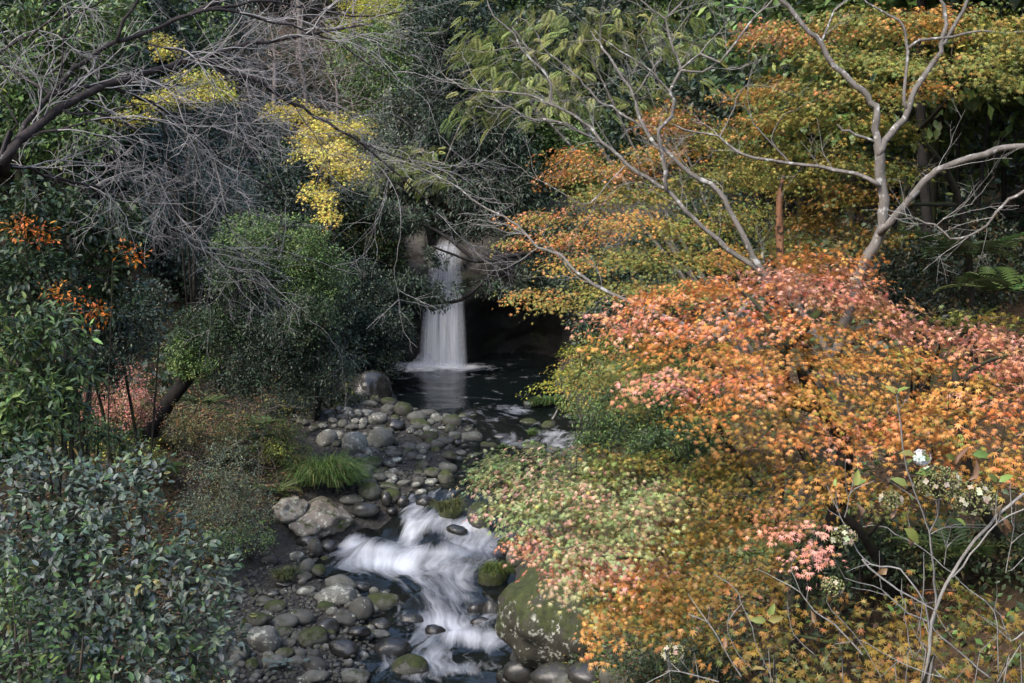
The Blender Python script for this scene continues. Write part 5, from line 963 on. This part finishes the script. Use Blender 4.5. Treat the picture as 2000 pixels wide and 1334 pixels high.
# ------------------------------------------------------------------ bare trees
def bare_tree(name, label, limbs, dep, bark, twig, seed, base, twigs=(60, 0.9, 2), droop=0.0, tx=(0.4, 0, -0.1), up=0.0, skip=0, tr=0.006, wander=.22, group=None, kids=5):
    rng = np.random.default_rng(seed); root = empty(name, tuple(base), label, 'tree', group)
    seeds = []
    for k, (pts, w0, w1) in enumerate(limbs):
        dz = dep if not isinstance(dep, (list, tuple)) else dep[k]
        dl = dz if isinstance(dz, (list, tuple)) else (dz, dz)
        n = len(pts); q = [P(p[0], p[1], dl[0] + (dl[1] - dl[0]) * j / (n - 1)) for j, p in enumerate(pts)]
        if k == 0: q = [np.asarray(base)] + q
        md = (dl[0] + dl[1]) / 2; seeds.append((q, w0 / 2 * md / FPX, w1 / 2 * md / FPX))
    ch = grow(seeds, np.zeros((0, 3)), rng, 0.10, 0.001, 0, 0.5, 0.28)
    plant_wood(root, ch, bark, twig)
    out = []; n, L, lev = twigs
    cand = []
    for k, (pts, r, sd) in enumerate(ch):
        if sd < skip: continue
        for j in range(2, len(pts)): cand.append((pts[j], nrm(pts[j] - pts[j - 1]), r[j], pts[j]))
    for i in rng.integers(len(cand), size=n):
        p, t, r, _ = cand[i]; s = nrm(np.cross(t, rng.normal(size=3))); a = rng.uniform(.4, 1.0)
        spray_twigs(rng, p, t * math.cos(a) + s * math.sin(a) + np.array(tx), L * rng.uniform(.5, 1.3), min(r * .6, tr), lev, out, droop, wander, kids, up)
    big = [c for c in out if c[1].max() > tr * .6]; sm = [c for c in out if c[1].max() <= tr * .6]
    if big: obj('branches', tube_mesh('branches', big), twig, root)['kind'] = 'stuff'
    if sm: o = obj('twigs', tube_mesh('twigs', sm), twig, root); o['kind'] = 'stuff'
    return root
z0 = lambda L: [(a / 2.857, b / 2.857) for a, b in L]
z3 = lambda L: [(1300 + a / 2.857, b / 2.857) for a, b in L]
z2 = lambda L: [(650 + a / 2.857, b / 2.857) for a, b in L]
cherry = [(z0([(-60, 1080), (0, 980), (60, 850), (200, 610), (350, 470), (480, 330), (640, 245), (760, 205), (900, 150), (1000, 100), (1100, 60), (1300, -40)]), 22, 7),
 (z0([(650, 235), (690, 120), (760, 20), (800, -60)]), 8, 5),
 (z0([(20, 900), (100, 770), (200, 710), (330, 610), (430, 545), (560, 490), (700, 450), (850, 400), (950, 370), (1070, 330), (1180, 300), (1400, 245), (1600, 215), (1900, 160), (2100, 130)]), 20, 4),
 (z0([(1120, 325), (1250, 385), (1400, 440), (1500, 500), (1640, 580), (1750, 640), (1900, 720), (2000, 790), (2150, 920), (2300, 1040), (2440, 1180), (2520, 1280)]), 10, 2),
 (z0([(330, 525), (420, 490), (560, 480), (680, 510), (780, 550), (900, 600), (1000, 660), (1080, 720), (1180, 820), (1260, 900), (1340, 950), (1450, 1020), (1560, 1090), (1720, 1200)]), 9, 2),
 (z0([(180, 760), (320, 720), (450, 690), (560, 665), (660, 680), (760, 730), (840, 790), (900, 860), (960, 910), (1040, 960), (1110, 1030), (1150, 1100)]), 6, 1.6),
 (z0([(380, 630), (500, 640), (640, 655), (760, 670), (900, 675), (1100, 690), (1300, 680), (1500, 650), (1700, 660)]), 6, 1.6),
 (z0([(-40, 930), (60, 925), (150, 935), (240, 975), (350, 1000), (450, 1020), (540, 1040), (640, 1090), (740, 1130), (860, 1190), (950, 1280), (1050, 1330), (1200, 1440), (1400, 1560), (1600, 1700), (1780, 1830)]), 7, 1.5),
 (z0([(-40, 320), (0, 290), (100, 225), (260, 140), (420, 70), (540, 20), (640, -30)]), 7, 3),
 (z0([(100, 690), (40, 600), (0, 520), (-40, 480)]), 5, 3),
 (z0([(340, 460), (350, 300), (370, 150), (385, 0), (390, -60)]), 4, 2.5),
 (z0([(1000, 100), (1250, 50), (1400, 90), (1550, 130), (1700, 170), (1850, 230), (1960, 290), (2150, 420), (2300, 560)]), 6, 1.6),
 (z0([(1100, 60), (1400, 10), (1600, 20), (1800, 60), (2050, 90), (2300, 60)]), 6, 2),
 (z0([(800, 230), (900, 270), (1000, 280), (1120, 325)]), 5, 4),
 (z0([(640, 1095), (800, 1090), (950, 1100)]), 3, 1.5), (z0([(540, 665), (700, 600), (830, 580), (1000, 570), (1200, 600)]), 4, 1.5), (z0([(2000, 790), (2200, 870), (2450, 930), (2600, 1000)]), 4, 1.2)]
cb = np.array([-4.6, 6.2, float(ground(-4.6, 6.2)) - .2])
bare_tree('cherry_tree', 'leafless dark-barked cherry arching over the top left with dense grey twigs', cherry, [(6.6, 7.2), 6.9, (6.6, 7.6), (7.2, 8.2), (6.8, 8.0), (6.7, 7.6), (6.8, 7.8), (6.6, 8.2), (6.9, 6.6), 6.6, 6.7, (7.0, 8.0), (7.1, 8.0), 7.1, 7.3, 7.2, (7.8, 8.4)], M['bark_cherry'], M['twig_cherry'], 701, cb, (105, 1.0, 2), 0.03, (0.38, 0.05, -0.08), tr=.006, skip=2, kids=6, wander=.36)
grey = [(z3([(860, 2120), (955, 1960), (1010, 1750), (1100, 1480), (1160, 1370), (1200, 1300), (1215, 1190), (1205, 1030), (1195, 900), (1185, 800)]), 25, 20),
 (z3([(1185, 800), (1175, 720), (1180, 640), (1150, 560), (1100, 515), (1010, 430), (940, 370), (870, 250), (800, 180), (720, 90), (650, 0), (600, -60)]), 15, 8),
 (z3([(1190, 860), (1220, 790), (1290, 710), (1350, 610), (1390, 500), (1460, 390), (1540, 290), (1550, 200), (1565, 80), (1530, -20)]), 15, 7),
 (z3([(1560, 240), (1610, 150), (1660, 60), (1700, -30)]), 9, 6),
 (z3([(1350, 610), (1330, 560), (1340, 450), (1350, 290), (1330, 180), (1300, 115), (1180, 50), (1090, -10)]), 8, 4),
 (z3([(1350, 270), (1430, 230), (1600, 200), (1760, 175), (1900, 180), (2060, 180)]), 6, 4),
 (z3([(1155, 785), (1050, 750), (990, 725), (945, 700)]), 6, 4),
 (z3([(1185, 1030), (1100, 990), (1000, 960), (850, 925), (690, 905), (500, 880), (380, 830), (290, 760), (180, 740), (100, 720), (30, 690)]), 9, 2.5),
 (z3([(690, 905), (620, 840), (590, 780), (620, 690), (680, 630), (780, 590), (880, 540)]), 4, 1.5),
 (z3([(690, 905), (580, 800), (500, 690), (450, 600), (440, 560)]), 4, 1.5),
 (z3([(300, 770), (340, 700), (380, 600), (430, 500), (480, 440)]), 4, 1.5),
 (z3([(1200, 1300), (1300, 1180), (1370, 1120), (1440, 1010), (1520, 950), (1640, 900), (1780, 860), (1880, 825), (2000, 815), (2150, 790)]), 15, 11),
 (z3([(2100, 1020), (2000, 1070), (1920, 1110), (1850, 1180), (1800, 1250), (1700, 1310), (1590, 1330), (1500, 1260), (1400, 1220), (1300, 1220), (1240, 1195)]), 7, 2),
 (z3([(1500, 1270), (1600, 1190), (1700, 1140), (1760, 1080), (1830, 990)]), 3, 1), (z3([(870, 235), (900, 150), (940, 60), (1010, -10)]), 5, 3), (z3([(1400, 1230), (1350, 1170), (1330, 1130)]), 3, 1), (z3([(1620, 1170), (1720, 1060), (1760, 1000)]), 2.5, 1)]
bare_tree('grey_tree', 'forked pale grey bare tree with lichen bark at the upper right', grey, [(9.9, 9.6)] + [9.6] * 6 + [(9.6, 10.2)] + [10, 10, 10.2] + [(9.6, 9.0)] + [(9.0, 9.4)] + [9.2] + [9.7, 9.3, 9.2], M['bark_grey'], M['twig_pale'], 702, base_at(2.7, 10.6), (34, .5, 2), -0.02, (0, 0, .1), tr=.0045, skip=7, kids=3)
greyB = [([(1640, 760), (1560, 600), (1510, 552), (1470, 520), (1400, 470), (1330, 400)] + z2([(1860, 1060), (1700, 960), (1600, 870), (1500, 790), (1440, 710), (1340, 640), (1230, 590), (1150, 555), (1030, 515), (900, 510), (780, 500), (680, 460), (600, 400)]), 17, 2.5),
 (z2([(1500, 800), (1420, 760), (1260, 680), (1120, 665), (1000, 610), (900, 560), (840, 535)]), 6, 2),
 (z2([(1860, 1060), (1855, 960), (1830, 820), (1825, 720), (1890, 650), (1900, 560), (1880, 510), (1940, 400), (1930, 330), (1890, 250), (1850, 110), (1790, 60), (1700, -20)]), 9, 4),
 ([(1500, 550), (1470, 500), (1450, 455), (1425, 410)] + z2([(2150, 1060), (2000, 970), (1890, 870), (1800, 800), (1740, 720), (1700, 600), (1680, 530), (1620, 430), (1540, 310), (1480, 240), (1440, 180)]), 12, 4),
 (z2([(1740, 720), (1640, 650), (1560, 600), (1480, 560), (1400, 470), (1350, 420), (1250, 330), (1170, 260), (1120, 150)]), 6, 2),
 (z2([(1230, 590), (1210, 540), (1215, 460), (1160, 380), (1060, 290), (1010, 190), (900, 90), (850, -20)]), 6, 3),
 ([(1400, 660), (1300, 620), (1220, 585), (1157, 552), (1126, 531), (1101, 503), (1084, 493), (1052, 482), (1028, 458), (1010, 440)] + z2([(950, 1210), (870, 1170), (780, 1110), (700, 1050), (600, 990), (450, 920), (350, 880)]), 9, 2),
 (z2([(1930, 390), (2000, 340), (2100, 250), (2200, 130)]), 5, 2), (z2([(1680, 530), (1750, 430), (1820, 330), (1850, 260)]), 4, 1.5), (z2([(1880, 510), (1780, 400), (1650, 310), (1560, 250), (1450, 170)]), 4, 2), (z2([(1020, 1140), (880, 1130), (760, 1080)]), 3, 1.2),
 (z2([(1540, 1020), (1440, 1140), (1340, 1110), (1200, 1030), (1100, 980), (1000, 900), (900, 820)]), 3, 1.2), (z2([(1850, 110), (1900, 60), (1960, -10)]), 5, 3), (z2([(2160, 350), (2250, 230), (2330, 130), (2420, 40), (2480, -20)]), 5, 3), (z2([(1940, 390), (2060, 400), (2160, 340)]), 5, 4)]
bare_tree('grey_tree', 'many-limbed pale bare tree fanning leftwards over the orange maple', greyB, [(11.0, 11.8), 11.6, 11.2, (11.0, 11.6), 11.5, 11.6, (10.6, 11.8), 11.2, 11.3, 11.3, 11.6, 11.4, 11.2, 11.1, 11.2], M['bark_grey'], M['twig_pale'], 703, base_at(3.6, 12.0), (120, .7, 2), 0.0, (-.15, 0, .15), tr=.0045, skip=0, wander=.32, kids=4)
# dead trunk and dark trunks
dq = [P(1530, 640, 10.6), P(1526, 540, 10.6), P(1522, 430, 10.6), P(1524, 370, 10.6), P(1532, 340, 10.6)]
root = empty('dead_trunk', tuple(base_at(dq[0][0], dq[0][1])), 'broken reddish-brown dead trunk standing behind the orange maple', 'tree')
obj('trunk', tube_mesh('trunk', [(catmull([base_at(dq[0][0], dq[0][1])] + dq, .08), np.interp(np.linspace(0, 1, len(catmull([base_at(dq[0][0], dq[0][1])] + dq, .08))), [0, .8, .93, 1], [.055, .04, .035, .008]) * (1 + .12 * np.random.default_rng(1).normal(size=len(catmull([base_at(dq[0][0], dq[0][1])] + dq, .08)))))]), M['bark_dead'], root)
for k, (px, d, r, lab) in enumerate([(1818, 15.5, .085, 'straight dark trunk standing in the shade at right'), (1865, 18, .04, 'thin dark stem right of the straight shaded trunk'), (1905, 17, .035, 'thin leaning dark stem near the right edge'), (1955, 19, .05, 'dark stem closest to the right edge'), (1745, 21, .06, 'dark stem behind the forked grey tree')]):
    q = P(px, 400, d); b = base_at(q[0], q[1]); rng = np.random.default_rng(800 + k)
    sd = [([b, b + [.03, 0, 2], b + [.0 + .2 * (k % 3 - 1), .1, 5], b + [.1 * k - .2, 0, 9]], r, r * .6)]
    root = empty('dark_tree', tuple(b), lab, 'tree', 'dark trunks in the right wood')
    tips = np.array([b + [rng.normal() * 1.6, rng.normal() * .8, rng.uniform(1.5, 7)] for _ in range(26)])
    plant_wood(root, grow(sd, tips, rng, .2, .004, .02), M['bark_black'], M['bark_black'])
# bleached stick in the riffle
sp = G(1077, 822, 1.15)[0]; se = P(1089, 800, (sp - CAM) @ FWD)
props(obj('driftwood_stick', tube_mesh('driftwood_stick', [(np.array([sp - (se - sp) * .2, sp, (sp + se) / 2 + [.01, 0, 0], se]), np.array([.025, .03, .028, .02]))]), M['twig_pale']), 'bleached white stick poking up out of the riffle', 'stick')

# ------------------------------------------------------------------ fading hydrangea in the right foreground
def hydrangea():
    rng = np.random.default_rng(900); HD = 4.9; z8 = lambda a, b: (1300 + a / 2.857, 867 + b / 2.857)
    S = [([(1440, 1500), (1440, 1334), (1470, 1150), (1485, 1000), (1540, 850), (1600, 720), (1680, 600), (1770, 490), (1850, 400), (1990, 290), (2100, 230)], 11, 6), ([(1485, 1000), (1510, 900), (1495, 700), (1475, 560), (1470, 490), (1430, 380), (1390, 260), (1350, 150), (1320, 0), (1310, -100), (1290, -280)], 7, 3), ([(1475, 490), (1520, 400), (1530, 300)], 5, 3), ([(1485, 1000), (1350, 940), (1250, 850), (1150, 790), (1000, 750)], 4, 2), ([(1860, 1500), (1860, 1310), (1850, 1100), (1840, 940), (1700, 820), (1600, 720), (1500, 640), (1400, 560), (1280, 500), (1200, 460), (1100, 450)], 6, 2.5), ([(1480, 1150), (1450, 900), (1310, 700), (1200, 690), (1100, 640), (1040, 540), (1000, 450), (960, 370), (955, 260)], 5, 2.5), ([(1000, 410), (1020, 320), (1050, 250)], 3, 2), ([(1400, 1500), (1380, 1200), (1360, 1100), (1330, 960), (1340, 900), (1300, 820)], 4, 2.5), ([(1700, 1500), (1600, 1334), (1400, 1260), (1200, 1160), (1080, 1100), (950, 1110)], 5, 2), ([(640, 1500), (600, 1320), (520, 1150), (480, 1030), (420, 880), (390, 810), (270, 730)], 5, 2), ([(600, 1450), (530, 1310), (400, 1170), (350, 1050), (350, 950)], 4, 2), ([(420, 1300), (330, 1150), (240, 1000), (120, 950)], 4, 2), ([(1100, 1180), (940, 1010), (830, 930), (750, 820), (700, 700)], 4, 2), ([(1000, 1400), (880, 1230), (760, 1110), (700, 1020), (680, 880)], 4, 2), ([(1990, 1340), (1850, 1330), (1650, 1170), (1500, 1040), (1485, 1000)], 6, 4), ([(1100, 640), (1200, 750), (1500, 930)], 5, 3), ([(1440, 600), (1440, 800), (1420, 1000), (1420, 1100)], 3, 3), ([(1610, 740), (1750, 560), (1850, 440), (2000, 370)], 4, 3), ([(1480, 500), (1550, 470), (1610, 450)], 3, 2), ([(1550, 670), (1570, 580)], 3, 2), ([(1320, 1500), (1200, 1300), (1080, 1100), (900, 880), (940, 760)], 3, 2), ([(60, 1500), (40, 1300), (30, 1230)], 4, 2), ([(220, 1500), (150, 1300), (60, 1180)], 3, 2), ([(300, 1330), (80, 1270), (0, 1270)], 3, 2), ([(2000, 1050), (1920, 1100), (1870, 950)], 4, 2), ([(2000, 640), (1900, 720), (1930, 560), (1940, 470), (1930, 400)], 3, 2)]
    base = np.array([1.55, 4.7, float(ground(1.55, 4.7)) - .1])
    root = empty('hydrangea', tuple(base), 'fading panicle hydrangea with pale bare stems in the right foreground', 'shrub')
    for k, (L, w0, w1) in enumerate(S):
        j = rng.normal() * .18; q = [P(*z8(a, b), HD + j) for a, b in L]
        if L[0][1] >= 1340: q = [base + rng.normal(size=3) * [.2, .15, 0]] + q
        c = catmull(q, .05) if len(q) > 2 else np.array(q); c = c + rng.normal(size=c.shape) * .0025
        o = [(c, np.linspace(w0, w1, len(c)) / 2 * HD / FPX)]
        for _ in range(3):
            i = int(rng.integers(len(c) // 2, len(c))); t = nrm(c[i] - c[i - 1]); s = nrm(np.cross(t, rng.normal(size=3)))
            spray_twigs(rng, c[i], t * .7 + s * .7 + [0, 0, .3], rng.uniform(.08, .22), .003, 0, o, 0, .15)
        obj('stem', tube_mesh('stem', o), M['twig_pale'], root)
    pm = leaf_mat('floret', .6, .3, .3)
    pet = (np.array([[0, 0, 0], [.5, .42, .04], [1, .22, 0], [1, -.22, 0], [.5, -.42, .04]]), np.array([[0, 4, 1], [1, 4, 3], [1, 3, 2]]))
    for a, b, rx, ry, nf, nb, g in [(1520, 210, 130, 95, 16, 420, 0), (1720, 310, 125, 105, 20, 420, 0), (1260, 310, 65, 50, 10, 130, 0), (990, 520, 75, 65, 14, 170, 0), (930, 790, 65, 55, 5, 170, 0), (40, 1170, 65, 55, 7, 170, 0), (1430, 75, 45, 40, 22, 60, 1)]:
        c = P(*z8(a, b), HD - .05); sx, sz = rx / 2.857 * HD / FPX, ry / 2.857 * HD / FPX
        v = nrm(rng.normal(size=(nb, 3))) * rng.uniform(.15, 1, (nb, 1)) ** .4 * [sx, sx * .8, sz]
        V, F = ico(1); r = rng.uniform(.003, .0055, nb); BV = (c + v)[:, None] + V[None] * r[:, None, None]
        BF = F[None] + (np.arange(nb) * len(V))[:, None, None]
        head = obj('flower_head', np_mesh('flower_head', BV.reshape(-1, 3), [BF.reshape(-1, 3)], col=np.repeat(pick_col(rng, [(.22, .23, .09, 3), (.30, .29, .14, 2), (.14, .16, .05, 2)], nb), len(V), 0)), M['soft'], root)
        st = [(np.array([c - [0, 0, sz * 1.1], c + u * .55, c + u]), np.array([.0025, .0015, .001])) for u in v[::6]]
        obj('flower_stalks', tube_mesh('flower_stalks', st), M['twig_brown'], head)
        for _ in range(nf):
            u = nrm(rng.normal(size=3) + [0, -.5, 0]); p = c + u * [sx, sx * .8, sz] * 1.02; e1 = nrm(np.cross(u, rng.normal(size=3))); e2 = np.cross(u, e1)
            an = np.arange(4) * np.pi / 2; xd = e1[None] * np.cos(an)[:, None] + e2[None] * np.sin(an)[:, None]
            Vv, Ff = leaf_verts(np.repeat(p[None], 4, 0), xd + u * .15, np.repeat(u[None], 4, 0), np.full(4, rng.uniform(.011, .016)), pet)
            obj('floret', np_mesh('floret', Vv, [Ff], col=np.repeat(pick_col(rng, [(.50, .46, .34, 3), (.46, .41, .32, 2), (.38, .31, .22, 1)] if not g else [(.58, .60, .58, 1)], 1, .08), len(Vv), 0)), pm, head)
    for a, b, L, ang, kind in [(1400, 165, .09, .2, 0), (1350, 235, .08, 2.6, 0), (1330, 470, .10, -.7, 0), (1400, 90, .06, .3, 0), (560, 985, .07, 3.0, 0), (570, 985, .07, .3, 0), (575, 960, .06, 1.2, 0), (1270, 950, .05, 2.0, 0), (1280, 950, .05, .6, 0), (1860, 215, .07, .6, 0), (1850, 215, .06, 2.3, 0), (1290, -280, .06, .8, 0), (1285, -280, .06, 2.4, 0), (1050, 230, .07, 1.2, 0), (1055, 230, .06, .5, 0), (950, 240, .04, 1.6, 0), (480, 1260, .06, .3, 0), (1390, 60, .07, 2.9, 0), (1560, 60, .06, -.4, 0), (1620, 415 - 0, .0501, -.5, 0), (1710, 1212 - 1150, .08, .1, 0),
                               (1880, 330, .13, -1.9, 1), (1860, 390, .11, -1.0, 1), (1690, 205, .10, .9, 1), (1620, 110, .08, 1.2, 1), (1090, 400, .06, 1.6, 1), (1230, 690, .07, 3.8, 1), (1250, 420, .06, 1.0, 1), (1160, 440, .05, 3.5, 1), (1360, 520, .06, -1.3, 1), (950, 1140, .07, -1.0, 1), (840, 1010, .06, 2.0, 1), (330, 1150, .06, 1.5, 1), (1900, 440, .06, -.8, 1), (1700, 1100 - 860, .09, -1.3, 1), (930, 1270, .06, -1.5, 1)]:
        p = P(*z8(a, b), HD - .03 + rng.normal() * .03); x = np.array([math.cos(ang), rng.normal() * .35, math.sin(ang)]); tp = tpl_lance(.24 if kind == 0 else .17, .10 if kind == 0 else .2, .25 if kind == 0 else .7); tp = (tp[0] + (rng.normal(size=tp[0].shape) * .05 if kind else 0), tp[1])
        V, F = leaf_verts(p[None], x[None], (np.array([0, -.75, .65]) + rng.normal(size=3) * .3)[None], np.array([L]), tp)
        o = obj('leaf', np_mesh('leaf', V, [F], smooth=True, col=np.repeat(pick_col(rng, [(.16, .23, .05, 3), (.12, .17, .04, 2), (.20, .19, .05, 1)] if kind == 0 else [(.16, .09, .05, 3), (.24, .15, .09, 2)], 1), len(V), 0)), M['soft'], root)
        if kind: o['label'] = 'withered brown curled leaf'
hydrangea()
# small seedling with pale leaves on the bottom cobble bank
rng = np.random.default_rng(950); c0, d0 = ray_surface(560, 1318)
root = empty('seedling', tuple(c0), 'small grey-green leafy seedling on the bottom cobble bank', 'plant')
obj('stem', tube_mesh('stem', [(np.array([c0, c0 + [.0, 0, .15], c0 + [.02, 0, .3]]), np.array([.006, .005, .003]))]), M['twig_brown'], root)
for k in range(16):
    a = rng.uniform(0, 6.3); x = np.array([math.cos(a), math.sin(a), .25]); p = c0 + [x[0] * .12 * (k % 3), x[1] * .12 * (k % 3), .12 + .1 * rng.uniform()]
    V, F = leaf_verts(p[None], x[None], np.array([[0, -.3, 1.]]), np.array([.13]), T_ELL)
    obj('leaf', np_mesh('leaf', V, [F], col=np.tile([[.10, .13, .11]], (len(V), 1))), M['gloss'], root)
